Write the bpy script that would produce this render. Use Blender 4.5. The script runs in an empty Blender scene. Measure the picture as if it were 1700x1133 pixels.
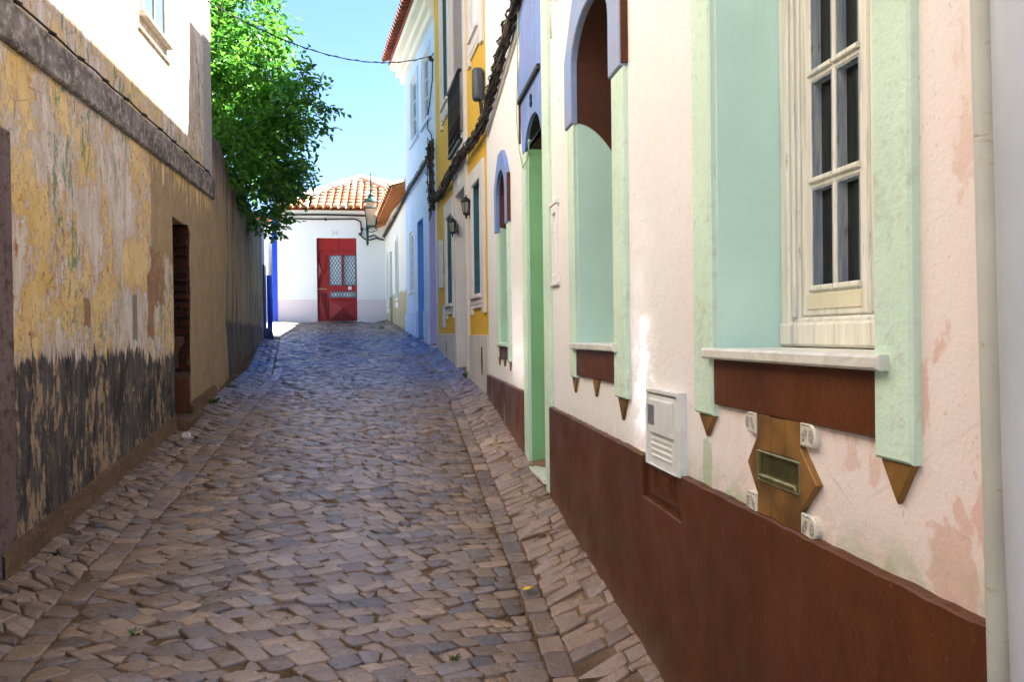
import bpy, math, random
from mathutils import Vector, Matrix, noise as mnoise
from mathutils.geometry import tessellate_polygon
random.seed(7)
R = math.radians
S = bpy.context.scene
COL = S.collection

# ---------------------------------------------------------------- camera
cam = bpy.data.cameras.new("camera"); cam_o = bpy.data.objects.new("camera", cam); COL.objects.link(cam_o)
cam.sensor_width = 36.0; cam.lens = 1300.0 / 1700.0 * 36.0; cam.clip_start = .05; cam.clip_end = 600
_psi, _th, _roll = R(8.6123), R(-.4655), R(.7)
psi_, th_, rl = _psi, _th, _roll
fw = Vector((math.sin(psi_) * math.cos(th_), math.cos(psi_) * math.cos(th_), math.sin(th_)))
rt = Vector((math.cos(psi_), -math.sin(psi_), 0)); up = rt.cross(fw)
RR = math.cos(rl) * rt - math.sin(rl) * up; UU = math.sin(rl) * rt + math.cos(rl) * up
m = Matrix((RR, UU, -fw)).transposed().to_4x4(); m.translation = (0, 0, 1.6)
cam_o.matrix_world = m
S.camera = cam_o

# ---------------------------------------------------------------- light
SUN_EL, SUN_AZ = 54.0, 8.0          # elevation; azimuth = degrees from +X towards +Y
w = bpy.data.worlds.new("World"); S.world = w; w.use_nodes = True
nt = w.node_tree; nt.nodes.clear()
sky = nt.nodes.new("ShaderNodeTexSky"); sky.sky_type = 'NISHITA'; sky.sun_disc = False
sky.sun_elevation = R(SUN_EL); sky.sun_rotation = R(90 - SUN_AZ)
sky.air_density = 1.0; sky.dust_density = 0; sky.ozone_density = 6
bg = nt.nodes.new("ShaderNodeBackground"); bg.inputs[1].default_value = .0505
wo = nt.nodes.new("ShaderNodeOutputWorld")
nt.links.new(sky.outputs[0], bg.inputs[0]); nt.links.new(bg.outputs[0], wo.inputs[0])
sl = bpy.data.lights.new("sun", 'SUN'); sl.energy = 5.0; sl.angle = R(.5); sl.color = (1, .975, .94)
so = bpy.data.objects.new("sun", sl); COL.objects.link(so)
sd = Vector((math.cos(R(SUN_EL)) * math.cos(R(SUN_AZ)), math.cos(R(SUN_EL)) * math.sin(R(SUN_AZ)), math.sin(R(SUN_EL))))
so.rotation_euler = sd.to_track_quat('Z', 'Y').to_euler()
S.view_settings.view_transform = 'Standard'; S.view_settings.look = 'None'
S.cycles.sample_clamp_indirect = 0; S.cycles.blur_glossy = 0     # mirrored window panes throw sun glints across the alley
S.view_settings.gamma = 1; S.view_settings.exposure = 2.95

# ---------------------------------------------------------------- materials
class N:
    """small helper round a node tree; every procedural coordinate is a place in the world"""
    def __init__(s, name, rough=.8, spec=.3):
        s.m = bpy.data.materials.new(name); s.m.use_nodes = True; s.t = s.m.node_tree
        s.b = s.t.nodes["Principled BSDF"]; s.b.inputs['Roughness'].default_value = rough
        s.b.inputs['Specular IOR Level'].default_value = spec
        s.geo = s.t.nodes.new("ShaderNodeNewGeometry"); s.sep = s.t.nodes.new("ShaderNodeSeparateXYZ")
        s.l(s.geo.outputs['Position'], s.sep.inputs[0]); s.X, s.Y, s.Z = s.sep.outputs
    def l(s, a, b): s.t.links.new(a, b)
    def set(s, sock, v):
        if isinstance(v, (int, float)): sock.default_value = v
        elif isinstance(v, tuple): sock.default_value = v if len(v) == len(sock.default_value) else (*v, 1)
        else: s.l(v, sock)
    def math(s, op, a, b=0, c=None, clamp=False):
        n = s.t.nodes.new("ShaderNodeMath"); n.operation = op; n.use_clamp = clamp
        s.set(n.inputs[0], a); s.set(n.inputs[1], b)
        if c is not None: s.set(n.inputs[2], c)
        return n.outputs[0]
    def map(s, v, a, b, c=0., d=1., smooth=False):
        n = s.t.nodes.new("ShaderNodeMapRange"); n.clamp = True
        if smooth: n.interpolation_type = 'SMOOTHSTEP'
        s.set(n.inputs[0], v); 
        for i, q in enumerate((a, b, c, d)): s.set(n.inputs[i + 1], q)
        return n.outputs[0]
    def noise(s, sc, det=3., rough=.55, dist=0., off=0.):
        """sc: scalar or (x,y,z) frequency per metre"""
        mp = s.t.nodes.new("ShaderNodeMapping"); s.l(s.geo.outputs['Position'], mp.inputs[0])
        if isinstance(sc, (int, float)): sc = (sc, sc, sc)
        mp.inputs['Scale'].default_value = sc; mp.inputs['Location'].default_value = (off, off * 1.7, off * .6)
        n = s.t.nodes.new("ShaderNodeTexNoise"); n.inputs['Scale'].default_value = 1
        n.inputs['Detail'].default_value = det; n.inputs['Roughness'].default_value = rough; n.inputs['Distortion'].default_value = dist
        s.l(mp.outputs[0], n.inputs['Vector']); return n.outputs['Fac']
    def vor(s, sc, feature='F1', out='Distance'):
        mp = s.t.nodes.new("ShaderNodeMapping"); s.l(s.geo.outputs['Position'], mp.inputs[0])
        if isinstance(sc, (int, float)): sc = (sc, sc, sc)
        mp.inputs['Scale'].default_value = sc
        n = s.t.nodes.new("ShaderNodeTexVoronoi"); n.inputs['Scale'].default_value = 1; n.feature = feature
        s.l(mp.outputs[0], n.inputs['Vector']); return n.outputs[out]
    def mix(s, f, a, b, mode='MIX'):
        n = s.t.nodes.new("ShaderNodeMix"); n.data_type = 'RGBA'; n.blend_type = mode
        s.set(n.inputs[0], f); s.set(n.inputs[6], a); s.set(n.inputs[7], b); return n.outputs[2]
    def attr(s, name):
        n = s.t.nodes.new("ShaderNodeAttribute"); n.attribute_name = name; return n
    def col(s, c): s.set(s.b.inputs['Base Color'], c); return s
    def rough(s, v): s.set(s.b.inputs['Roughness'], v); return s
    def bump(s, h, strength=.5, dist=.01):
        n = s.t.nodes.new("ShaderNodeBump"); n.inputs['Strength'].default_value = strength; n.inputs['Distance'].default_value = dist
        s.l(h, n.inputs['Height'])
        if s.b.inputs['Normal'].links: s.l(s.b.inputs['Normal'].links[0].from_socket, n.inputs['Normal'])
        s.l(n.outputs[0], s.b.inputs['Normal']); return s
    def box(s, yc, zc, hy, hz, edge, amp=.3):
        """mask of a ragged patch centred at (Y, Z) on a wall"""
        dy = s.math('DIVIDE', s.math('ABSOLUTE', s.math('SUBTRACT', s.Y, yc)), hy)
        dz = s.math('DIVIDE', s.math('ABSOLUTE', s.math('SUBTRACT', s.Z, zc)), hz)
        d = s.math('MAXIMUM', dy, dz)
        d = s.math('ADD', d, s.math('MULTIPLY', s.math('SUBTRACT', s.noise(edge, 4, .6, off=yc), .5), amp * 2))
        return s.map(d, .98, 1.02, 1, 0)

def mul(c, k): return tuple(x * k for x in c)
def plaster(name, c, stucco=1., var=.12, rough=.85, spec=.25, dirt=0., streak=.0, grain=90):
    n = N(name, rough, spec)
    v = n.map(n.noise(2.3, 4), .3, .7)
    a = n.mix(v, mul(c, 1 - var), mul(c, 1 + var * .5))
    a = n.mix(n.map(n.noise(14, 4, .7), .45, .75, 0, .35), a, mul(c, 1 - var * 1.6))
    if streak: a = n.mix(n.map(n.noise((9, 9, .7), 4, .6), .5, .78, 0, streak), a, mul(c, .6))
    if dirt: a = n.mix(n.map(n.math('ADD', n.noise(3, 5, .65), n.noise(40, 2)), 1.05, 1.4, 0, dirt), a, (.24, .19, .14))
    n.col(a)
    n.bump(n.noise(grain, 3, .6), .55 * stucco, .006); n.bump(n.noise(9, 3), .35, .012)
    return n
def simple(name, c, rough=.6, spec=.4, metal=0., var=.1, sc=12, bump=.2):
    n = N(name, rough, spec); n.b.inputs['Metallic'].default_value = metal
    n.col(n.mix(n.map(n.noise(sc, 4), .3, .7), mul(c, 1 - var), mul(c, 1 + var)))
    n.bump(n.noise(sc * 6, 3), bump, .003)
    return n
M = {}
# pink wall: pale, pinker and stained towards its near end
n = plaster('pink_plaster', (.79, .785, .785), .55, .04)
base = n.b.inputs['Base Color'].links[0].from_socket
near = n.map(n.Y, 3.2, 1.2, 0, 1, True)
lo = n.map(n.Z, 2.6, 1.1, .35, 1)
a = n.mix(n.math('MULTIPLY', n.math('MULTIPLY', near, lo), .75), base, (.80, .65, .61))
st = n.map(n.noise((8, 8, 5), 4, .55, .4, off=3), .53, .575, 0, 1, True)
st = n.math('MULTIPLY', n.math('MULTIPLY', st, n.map(n.Y, 2.3, 1.3)), n.map(n.Z, 2.3, 1.7, .25, 1))
a = n.mix(n.math('MULTIPLY', st, .5), a, (.62, .33, .25))
a = n.mix(n.math('MULTIPLY', n.map(n.noise((2.2, 2.2, 1.6), 5, .6, off=9), .5, .66), n.map(n.Y, 3.0, 1.8, 0, .55)), a, (.82, .66, .60))
# chalky green bloom just above the plinth
gr = n.math('MULTIPLY', n.map(n.Z, 1.225, 1.13, 0, 1), n.map(n.noise((6, 6, 9), 4, .7, off=5), .45, .62))
gr = n.math('MULTIPLY', gr, n.map(n.Y, 2.9, 2.3))
a = n.mix(n.math('MULTIPLY', gr, .75), a, (.42, .52, .33))
gp = n.box(2.30, 1.17, .035, .09, 25, .5)
a = n.mix(n.math('MULTIPLY', gp, .6), a, (.30, .47, .30))
a = n.mix(n.map(n.noise(55, 2, .5), .68, .74, 0, .4), a, (.5, .36, .30))
ck = n.vor((2.1, 2.1, 1.7), 'DISTANCE_TO_EDGE'); ckm = n.math('MULTIPLY', n.map(n.math('ADD', ck, n.math('MULTIPLY', n.noise(14, 4), .03)), .015, .021, 1, 0), n.map(n.noise(1.1, 2, off=15), .52, .58, 0, .55))
a = n.mix(ckm, a, (.42, .30, .25))
a = n.mix(n.math('MULTIPLY', n.map(n.Z, 1.24, 1.14), n.map(n.noise(20, 4, .7, off=8), .4, .65, 0, .35)), a, (.42, .34, .28))
n.col(a); M['pink'] = n.m
M['green'] = plaster('light_green_plaster', (.60, .775, .64), .9, .10, dirt=.3, streak=.15, grain=75).m
def paint_reveal(name, low, high, z0, k):
    n = N(name, .6, .35)
    t = n.math('SUBTRACT', n.X, .95); t = n.math('MULTIPLY', n.math('MULTIPLY', t, t), k)
    zb = n.math('SUBTRACT', z0, t)
    f = n.map(n.math('SUBTRACT', n.Z, zb), -.004, .004)
    lowc = n.mix(n.map(n.noise(2.5, 4), .3, .7), mul(low, .92), mul(low, 1.06))
    lowc = n.mix(n.map(n.noise((8, 8, 1.2), 4, .6, off=2), .58, .8, 0, .25), lowc, mul(low, .6))
    n.col(n.mix(f, lowc, high)); n.bump(n.noise(75, 3, .6), .45, .005); n.bump(n.noise(8, 3), .3, .01)
    return n.m
M['reveal_a'] = paint_reveal('teal_reveal_plaster', (.54, .78, .71), (.1, .03, .013), 9, 0)
M['reveal_2'] = paint_reveal('two_tone_reveal_plaster', (.52, .76, .68), (.075, .024, .012), 2.69, 3.9)
M['reveal_3'] = paint_reveal('two_tone_niche_plaster', (.44, .68, .54), (.10, .034, .018), 2.56, 3)
M['reveal_d'] = paint_reveal('door_reveal_plaster', (.22, .50, .25), (.022, .016, .01), 2.90, 0)
n = plaster('cobalt_plaster', (.17, .29, .66), 1.0, .25, rough=.6)
base = n.b.inputs['Base Color'].links[0].from_socket
a = n.mix(n.map(n.noise((11, 11, 1.6), 5, .72, .3, off=4), .47, .62, 0, .7), base, (.28, .22, .24))
a = n.mix(n.map(n.Y, 5.0, 3.6, 0, .55), a, (.36, .42, .52))
n.col(n.mix(n.map(n.noise(120, 2), .62, .68, 0, .5), a, (.45, .5, .62))); M['bluep'] = n.m
n = N('brown_gloss_plaster', .42, .22)
c = (.098, .031, .0105)
a = n.mix(n.map(n.noise((4, 4, 2.4), 6, .7), .36, .66), mul(c, .78), mul(c, 1.2))
a = n.mix(n.map(n.noise(60, 2), .68, .74, 0, .5), a, (.22, .10, .06))
a = n.mix(n.map(n.noise((2.0, 30, 14), 4, .7, 1.5, off=4), .66, .72, 0, .3), a, (.24, .13, .09))
hb = n.math('SUBTRACT', n.Z, n.math('MULTIPLY', n.Y, .117))
hb = n.math('ADD', hb, n.math('MULTIPLY', n.math('SUBTRACT', n.noise((9, 9, 4), 5, .7, off=6), .5), .35))
a = n.mix(n.map(hb, .20, .02, 0, .55), a, (.19, .12, .075))
a = n.mix(n.map(n.noise((3.5, 3.5, 3.0), 5, .7, 1.2, off=12), .56, .66, 0, .5), a, (.055, .016, .007))
a = n.mix(n.map(n.noise((40, 40, 30), 4, .75, off=13), .66, .70, 0, .6), a, (.20, .085, .05))
n.col(a); n.rough(n.map(n.noise(5, 4), .3, .7, .3, .55)); n.bump(n.noise(85, 3, .6), .4, .004); n.bump(n.noise(7, 3), .4, .012)
M['brown'] = n.m
M['ochre_tile'] = simple('ochre_brown_tile', (.19, .095, .026), .42, .4, var=.5, sc=9, bump=.15).m
n = N('grey_oval_tile', .3, .5)
n.col(n.mix(n.map(n.vor(160), .25, .45), (.08, .07, .06), (.42, .40, .36))); M['tile_dark'] = n.m
M['tile_white'] = simple('cream_ceramic', (.68, .64, .54), .25, .5, var=.06, sc=30, bump=.05).m
M['brass'] = simple('aged_brass', (.30, .27, .13), .42, .5, .8, .3, 30, .15).m
M['brass_dark'] = simple('dark_brass_flap', (.10, .09, .035), .4, .5, .6, .3, 30, .1).m
n = N('weathered_white_wood', .6, .35)
a = n.mix(n.map(n.noise((60, 60, 3), 5, .65), .42, .66), (.74, .73, .66), (.60, .58, .50))
a = n.mix(n.map(n.noise((25, 25, 2.0), 5, .7, off=3), .53, .66, 0, .75), a, (.36, .38, .42))
a = n.mix(n.map(n.noise((90, 90, 8), 4, .7, off=6), .63, .69, 0, .7), a, (.16, .11, .07))
n.col(a); n.bump(n.noise((110, 110, 6), 4, .6), .6, .003); M['oldwood'] = n.m
n = N('blue_grey_worn_wood', .65, .3)
a = n.mix(n.map(n.noise((60, 60, 4), 5, .7), .38, .64), (.19, .23, .32), (.42, .44, .45))
a = n.mix(n.map(n.noise((40, 40, 7), 4, .7, off=6), .6, .68, 0, .9), a, (.14, .10, .07))
n.col(a); n.bump(n.noise((110, 110, 6), 4, .6), .8, .004); M['worn'] = n.m
M['cream_wood'] = simple('cream_wood_panel', (.66, .62, .47), .55, .35, var=.1, sc=9).m
n = N('window_glass', .06, .5); n.col((.015, .017, .015)); M['glass'] = n.m
n = N('curtain_cloth', .9, .1); n.col(n.mix(n.map(n.noise((9, 40, .4), 2), .4, .6), (.035, .028, .02), (.09, .075, .05))); M['curtain'] = n.m
n = N('sky_blue_pane', .08, .5); n.col((.11, .16, .22)); M['pane'] = n.m
n = N('marble', .32, .5)
a = n.mix(n.map(n.noise((5, 9, 12), 5, .65, 1.2), .45, .7), (.72, .72, .66), (.52, .52, .47)); n.col(a); n.bump(n.noise(60, 3), .2, .002); M['marble'] = n.m
n = N('drain_pipe_paint', .45, .4)
a = n.mix(n.map(n.noise(5, 4), .3, .7), (.42, .44, .42), (.53, .55, .52))
a = n.mix(n.map(n.noise((5, 5, 16), 4, .75, 2, off=1), .61, .68, 0, .85), a, (.34, .25, .12)); a = n.mix(n.map(n.noise((14, 14, 3), 4, .7, off=5), .55, .7, 0, .5), a, (.38, .38, .34)); n.col(a); n.bump(n.noise(30, 3), .12, .003); M['pipe'] = n.m
n = N('drain_pipe_blue_grey', .4, .4)
n.col(n.mix(n.map(n.noise(4, 4), .3, .7), (.40, .43, .48), (.50, .53, .57))); n.bump(n.noise(30, 3), .12, .003); M['pipe2'] = n.m
M['metalwhite'] = simple('white_painted_metal', (.68, .70, .68), .4, .4, var=.07, sc=20, bump=.1).m
M['metergrey'] = simple('meter_window', (.16, .17, .2), .2, .5, var=.3, sc=60).m
M['black'] = simple('black_iron', (.018, .018, .018), .5, .4, var=.3, sc=40).m
M['cable'] = simple('black_cable', (.028, .025, .022), .6, .3, var=.5, sc=30).m
M['cable_grey'] = simple('weathered_cable', (.10, .085, .065), .7, .3, var=.5, sc=25).m
M['conduit'] = simple('pale_conduit', (.55, .52, .47), .5, .3, var=.1).m
M['wire_green'] = simple('painted_wire', (.33, .5, .3), .6, .3).m
n = plaster('yellow_plaster', (.72, .43, .045), .9, .09, dirt=.1, streak=.15); M['yellow'] = n.m
M['yellow_trim'] = plaster('pale_grey_trim_plaster', (.66, .64, .62), .6, .08, dirt=.12, streak=.2).m
M['yellow_plinth'] = plaster('pale_plinth_plaster', (.60, .57, .53), .9, .12, dirt=.3, streak=.35).m
M['greyblue_door'] = simple('grey_blue_door', (.38, .40, .47), .6, .3, var=.1, sc=5).m
M['teal'] = simple('dark_teal_frame', (.02, .09, .12), .4, .4, var=.2).m
M['sash'] = simple('white_sash', (.75, .77, .78), .4, .4, var=.04).m
M['blue_wall'] = plaster('pale_blue_whitewash', (.52, .67, .92), .7, .1, streak=.1).m
M['blue_reveal'] = plaster('blue_reveal_paint', (.16, .36, .74), .6, .1, streak=.1).m
M['lilac'] = plaster('lilac_reveal_paint', (.46, .44, .72), .6, .1, streak=.1).m
M['white'] = plaster('whitewash', (.80, .82, .84), .6, .04).m
M['cornice'] = plaster('cornice_whitewash', (.78, .78, .74), .4, .04).m
n = plaster('low_house_whitewash', (.80, .80, .76), .7, .05)
base = n.b.inputs['Base Color'].links[0].from_socket
f = n.math('ADD', n.Z, n.math('MULTIPLY', n.noise(5, 5, .6), .25))
st = n.mix(n.map(n.noise((7, 7, 1.5), 5, .7), .4, .62), (.62, .52, .33), (.42, .34, .2))
n.col(n.mix(n.map(f, 2.60, 2.66), st, base)); M['low'] = n.m
n = plaster('far_house_whitewash', (.80, .82, .84), .5, .03)
base = n.b.inputs['Base Color'].links[0].from_socket
n.col(n.mix(n.map(n.Z, 2.466, 2.474), (.74, .64, .69), base)); M['far'] = n.m
M['reddoor'] = simple('crimson_paint', (.30, .010, .014), .4, .45, var=.16, sc=7, bump=.15).m
M['reddark'] = simple('dark_crimson_frame', (.17, .009, .013), .45, .4, var=.15).m
M['pinkfacet'] = simple('faded_pink_facet', (.42, .13, .14), .5, .4, var=.1).m
M['brasshandle'] = simple('brass_handle', (.42, .3, .16), .35, .5, .7).m
M['lattice'] = simple('slate_blue_lattice', (.02, .05, .11), .4, .5, var=.2).m
M['frost'] = simple('pale_frosted_pane', (.74, .86, .95), .3, .4, var=.05, sc=25).m
M['cobalt'] = simple('cobalt_gloss', (.008, .06, .62), .35, .45, var=.15, sc=6).m
M['navy'] = simple('navy_gloss', (.01, .03, .14), .4, .45, var=.2, sc=6).m
M['palebluewood'] = simple('pale_blue_board', (.45, .56, .66), .6, .3, var=.08).m
M['lampgreen'] = simple('dark_green_iron', (.004, .045, .034), .4, .45, var=.2).m
M['lampglass'] = simple('milky_lamp_glass', (.42, .36, .27), .25, .5, var=.05).m
M['lampgreyglass'] = simple('smoky_lamp_glass', (.25, .26, .22), .2, .5, var=.2).m
def tilemat(name, c1, c2, c3):
    n = N(name, .75, .25); a = n.attr('tint')
    s = n.t.nodes.new("ShaderNodeSeparateColor"); n.l(a.outputs['Color'], s.inputs[0])
    k = n.mix(s.outputs[0], c1, c2); k = n.mix(n.map(s.outputs[1], .75, .8, 0, .8), k, c3)
    k = n.mix(n.map(n.noise(9, 4, .7), .55, .75, 0, .5), k, c3)
    n.col(k); n.bump(n.noise(50, 3), .4, .006); return n.m
M['tiles'] = tilemat('terracotta_tile', (.40, .14, .06), (.56, .26, .13), (.56, .42, .32))
M['tiles_dark'] = tilemat('dark_terracotta_tile', (.20, .05, .03), (.30, .09, .06), (.16, .06, .04))
M['tiles_orange'] = simple('orange_terracotta_underside', (.52, .19, .06), .8, .2, var=.2, sc=8).m
M['ridge'] = tilemat('whitened_ridge_tile', (.66, .30, .20), (.74, .46, .36), (.80, .72, .66))

# ---- old ochre wall of the left house
def left_wall_mat(name, upper=False):
    n = N(name, .88, .2)
    ye = n.mix(n.map(n.noise(2.6, 5, .65), .35, .65), (.68, .46, .16), (.80, .62, .34))
    if upper: ye = n.mix(n.map(n.math('ADD', n.Z, n.math('MULTIPLY', n.noise((3, 3, 1), 4, .6), 1.2)), 4.0, 4.9), (.70, .52, .27), (.76, .70, .60))
    # lime-white layer showing through in tall ragged streaks
    s1 = n.noise((1.9, 1.9, 1.5), 7, .76, .3, off=1.3)
    s2 = n.noise((30, 30, 9), 5, .75, .2, off=2)
    f = n.math('ADD', n.math('MULTIPLY', s1, .75), n.math('MULTIPLY', s2, .25))
    # more of the white layer near the middle of the wall
    cen = n.math('MULTIPLY', n.map(n.Y, 3.2, 4.7), n.map(n.Y, 7.0, 5.6))
    f = n.math('ADD', f, n.math('MULTIPLY', n.math('SUBTRACT', cen, .5), .06 if not upper else -.04))
    wh = n.mix(n.map(n.noise((11, 11, 3), 5, .75), .38, .62), (.74, .66, .59), (.54, .43, .36))
    a = n.mix(n.map(f, .502, .522), ye, wh)
    rim = n.math('SUBTRACT', n.map(f, .488, .502), n.map(f, .506, .522))
    a = n.mix(n.math('MULTIPLY', rim, .35), a, (.38, .20, .10))
    # small flecks: rust, green, grey
    fl = n.noise((28, 28, 12), 5, .75, .4, off=5)
    zone = n.map(n.noise(1.1, 2, off=7), .42, .56)
    a = n.mix(n.math('MULTIPLY', n.map(fl, .585, .615), n.math('ADD', n.math('MULTIPLY', zone, .7), .28)), a, (.43, .17, .09))
    zone2 = n.math('MULTIPLY', n.map(n.noise((1.6, 1.6, .8), 2, off=11), .47, .56), n.map(n.Z, 1.2, 1.8))
    fg = n.noise((18, 18, 7), 6, .76, .4, off=13)
    a = n.mix(n.math('MULTIPLY', n.map(fg, .535, .565), n.math('MULTIPLY', zone2, .9)), a, (.17, .26, .16))
    a = n.mix(n.map(n.noise((16, 16, 1.6), 5, .7, off=17), .62, .72, 0, .55), a, (.27, .22, .19))
    hgt = n.math('MULTIPLY', n.map(f, .502, .522), -.5)
    if not upper:
        # bare brown cement round the bricked-up doorway
        d1 = n.math('SUBTRACT', 6.27, n.Y)
        d1 = n.math('ADD', d1, n.math('MULTIPLY', n.math('SUBTRACT', n.noise(5, 4), .5), .1))
        m1 = n.map(d1, -.01, .01, 1, 0)
        lowl = n.map(n.math('ADD', n.Z, n.math('MULTIPLY', n.math('SUBTRACT', n.noise((8, 8, 2), 4, .6), .5), .5)), 2.22, 2.26)
        right = n.map(n.Y, 7.34, 7.40)
        m1 = n.math('MULTIPLY', m1, n.math('MAXIMUM', lowl, right))
        topr = n.math('ADD', n.Z, n.math('MULTIPLY', n.math('SUBTRACT', n.noise((14, 14, 1.0), 4, .6), .5), 1.3))
        m1 = n.math('MULTIPLY', m1, n.map(topr, 2.93, 2.98, 1, 0))
        cem = n.mix(n.map(n.noise(7, 5, .65), .3, .7), (.44, .32, .19), (.34, .24, .14))
        a = n.mix(m1, a, cem)
        # peeled plaster beside it
        p = n.math('MAXIMUM', n.box(6.44, 2.05, .17, .20, 5, .9), n.box(6.22, 1.83, .07, .22, 6, .9))
        p = n.math('MAXIMUM', p, n.box(4.99, 1.76, .05, .08, 11, 1.1))
        a = n.mix(p, a, n.mix(n.map(n.noise(12, 4), .35, .65), (.40, .24, .14), (.30, .17, .10)))
        p2 = n.box(5.86, 1.75, .05, .16, 6, .25)
        a = n.mix(p2, a, (.27, .24, .20))
        hgt = n.math('SUBTRACT', hgt, n.math('MULTIPLY', p, 1.6))
        # dark dado, chipped to the sandy render
        dz = n.math('ADD', n.Z, n.math('MULTIPLY', n.math('SUBTRACT', n.noise((13, 13, 2.5), 5, .7, off=21), .5), .5))
        left = n.map(n.Y, 5.9, 6.1)
        dm = n.map(n.math('MULTIPLY_ADD', left, .06, n.math('SUBTRACT', dz, .01)), 1.49, 1.525, 1, 0)
        dm = n.math('MULTIPLY', dm, n.map(n.Y, 7.33, 7.30))
        dk = n.mix(n.map(n.noise((12, 12, 3), 5, .72, off=23), .38, .64), (.038, .034, .036), (.13, .115, .11))
        ch = n.noise((19, 19, 6), 6, .74, .4, off=25)
        ch = n.math('ADD', ch, n.math('MULTIPLY', n.math('SUBTRACT', n.noise((2.6, 2.6, 1.6), 3, off=27), .5), .55))
        hi = n.map(n.Z, 1.5, .7, 0, .05)
        chm = n.map(n.math('ADD', ch, hi), .565, .615)
        dk = n.mix(chm, dk, n.mix(n.map(n.noise(15, 3), .4, .6), (.44, .30, .18), (.33, .25, .185)))
        a = n.mix(dm, a, dk)
        hgt = n.math('SUBTRACT', hgt, n.math('MULTIPLY', n.math('MULTIPLY', dm, n.math('SUBTRACT', 1, chm)), -.6))
    cr = n.vor((6, 6, 5), 'DISTANCE_TO_EDGE')
    crm = n.math('MULTIPLY', n.map(cr, .0, .02, 1, 0), n.map(n.noise(1.7, 2, off=31), .52, .6, 0, .6))
    a = n.mix(crm, a, (.16, .10, .07))
    n.col(a); n.bump(hgt, .8, .006); n.bump(n.noise(60, 4, .65), .5, .006); n.bump(n.noise(6, 4), .6, .03)
    return n.m
M['ochre'] = left_wall_mat('flaking_ochre_plaster'); M['ochre_up'] = left_wall_mat('ochre_plaster_above_band', True)
def grimy(name, c1, c2, c3, sc=(8, 8, 1.2)):
    n = N(name, .9, .2)
    a = n.mix(n.map(n.noise(sc, 5, .65), .38, .64), c1, c2); a = n.mix(n.map(n.noise(18, 5, .7, off=3), .5, .66), a, c3)
    n.col(a); n.bump(n.noise(45, 4, .7), .7, .008); n.bump(n.noise(7, 3), .5, .02); return n.m
M['band'] = grimy('blackened_band_plaster', (.10, .088, .085), (.27, .24, .22), (.46, .41, .36), (5, 5, 7))
M['skirt'] = grimy('damp_brown_cement', (.15, .085, .042), (.09, .055, .035), (.19, .12, .065), (3, 3, 5))
M['corner'] = grimy('grey_white_quoin', (.45, .42, .40), (.32, .31, .34), (.50, .45, .38))
M['stone'] = grimy('mauve_stone', (.15, .105, .105), (.20, .15, .15), (.09, .045, .03), (4, 4, 1.6))
n = N('brown_cement_reveal', .9, .2)
a = n.mix(n.map(n.noise(6, 5, .65), .35, .65), (.15, .095, .06), (.10, .06, .04))
a = n.mix(n.map(n.math('ADD', n.Z, n.math('MULTIPLY', n.noise(7, 4), .1)), 1.32, 1.28), a, (.14, .05, .025))
n.col(a); n.bump(n.noise(30, 4, .7), .9, .02); M['gate_cement'] = n.m
M['oldwindow'] = simple('weathered_grey_window_frame', (.30, .27, .21), .7, .3, var=.25, sc=20).m
n = N('rubble_brick', .9, .2)
br = n.t.nodes.new("ShaderNodeTexBrick"); mp = n.t.nodes.new("ShaderNodeCombineXYZ")
n.l(n.math('MULTIPLY', n.X, 1.0), mp.inputs[0]); n.l(n.math('ADD', n.Z, n.math('MULTIPLY', n.noise(6, 3), .05)), mp.inputs[1])
n.l(mp.outputs[0], br.inputs['Vector']); br.inputs['Scale'].default_value = 1; br.inputs['Brick Width'].default_value = .21
br.inputs['Row Height'].default_value = .075; br.inputs['Mortar Size'].default_value = .011
n.set(br.inputs['Color1'], (.085, .022, .012)); n.set(br.inputs['Color2'], (.05, .016, .009)); n.set(br.inputs['Mortar'], (.03, .018, .012))
a = n.mix(n.map(n.noise(12, 4, .7), .5, .7, 0, .7), br.outputs[0], (.06, .03, .02))
n.col(a); n.bump(n.math('SUBTRACT', n.noise(25, 4, .7), br.outputs['Fac']), 1, .03); M['brick'] = n.m
n = N('streaked_garden_wall_plaster', .92, .15)
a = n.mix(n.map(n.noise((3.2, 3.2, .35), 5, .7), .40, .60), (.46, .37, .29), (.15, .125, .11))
yl = n.math('MULTIPLY', n.map(n.noise((5, 5, .8), 6, .72, .4, off=5), .47, .56), n.map(n.Z, 3.3, 2.6))
a = n.mix(n.math('MULTIPLY', yl, .75), a, (.50, .38, .15))
a = n.mix(n.math('MULTIPLY', n.map(n.noise((14, 14, .9), 4, .7, off=8), .58, .66), .5), a, (.33, .29, .26))
nb = n.map(n.math('ADD', n.Y, n.math('MULTIPLY', n.noise(4, 3), .5)), 9.5, 9.7, 1, 0)
a = n.mix(n.math('MULTIPLY', nb, n.map(n.Z, 3.0, 2.7, .3, 1)), a, n.mix(n.map(n.noise(9, 5, .65), .3, .7), (.50, .37, .21), (.36, .25, .14)))
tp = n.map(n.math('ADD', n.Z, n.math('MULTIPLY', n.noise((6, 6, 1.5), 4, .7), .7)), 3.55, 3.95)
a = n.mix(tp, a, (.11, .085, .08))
dz = n.math('ADD', n.Z, n.math('MULTIPLY', n.math('SUBTRACT', n.noise((12, 12, 3), 4), .5), .2))
gm = n.math('MULTIPLY', n.map(dz, 1.78, 1.82, 1, 0), n.map(n.math('ADD', n.Y, n.math('MULTIPLY', n.noise(4, 3), .5)), 9.7, 9.9))
a = n.mix(n.math('MULTIPLY', gm, .85), a, n.mix(n.map(n.noise((9, 9, 2), 5, .7), .4, .65), (.075, .068, .068), (.19, .16, .14)))
n.col(a); n.bump(n.noise(40, 4, .7), .7, .01); n.bump(n.noise(5, 4), .7, .04); M['garden'] = n.m

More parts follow.
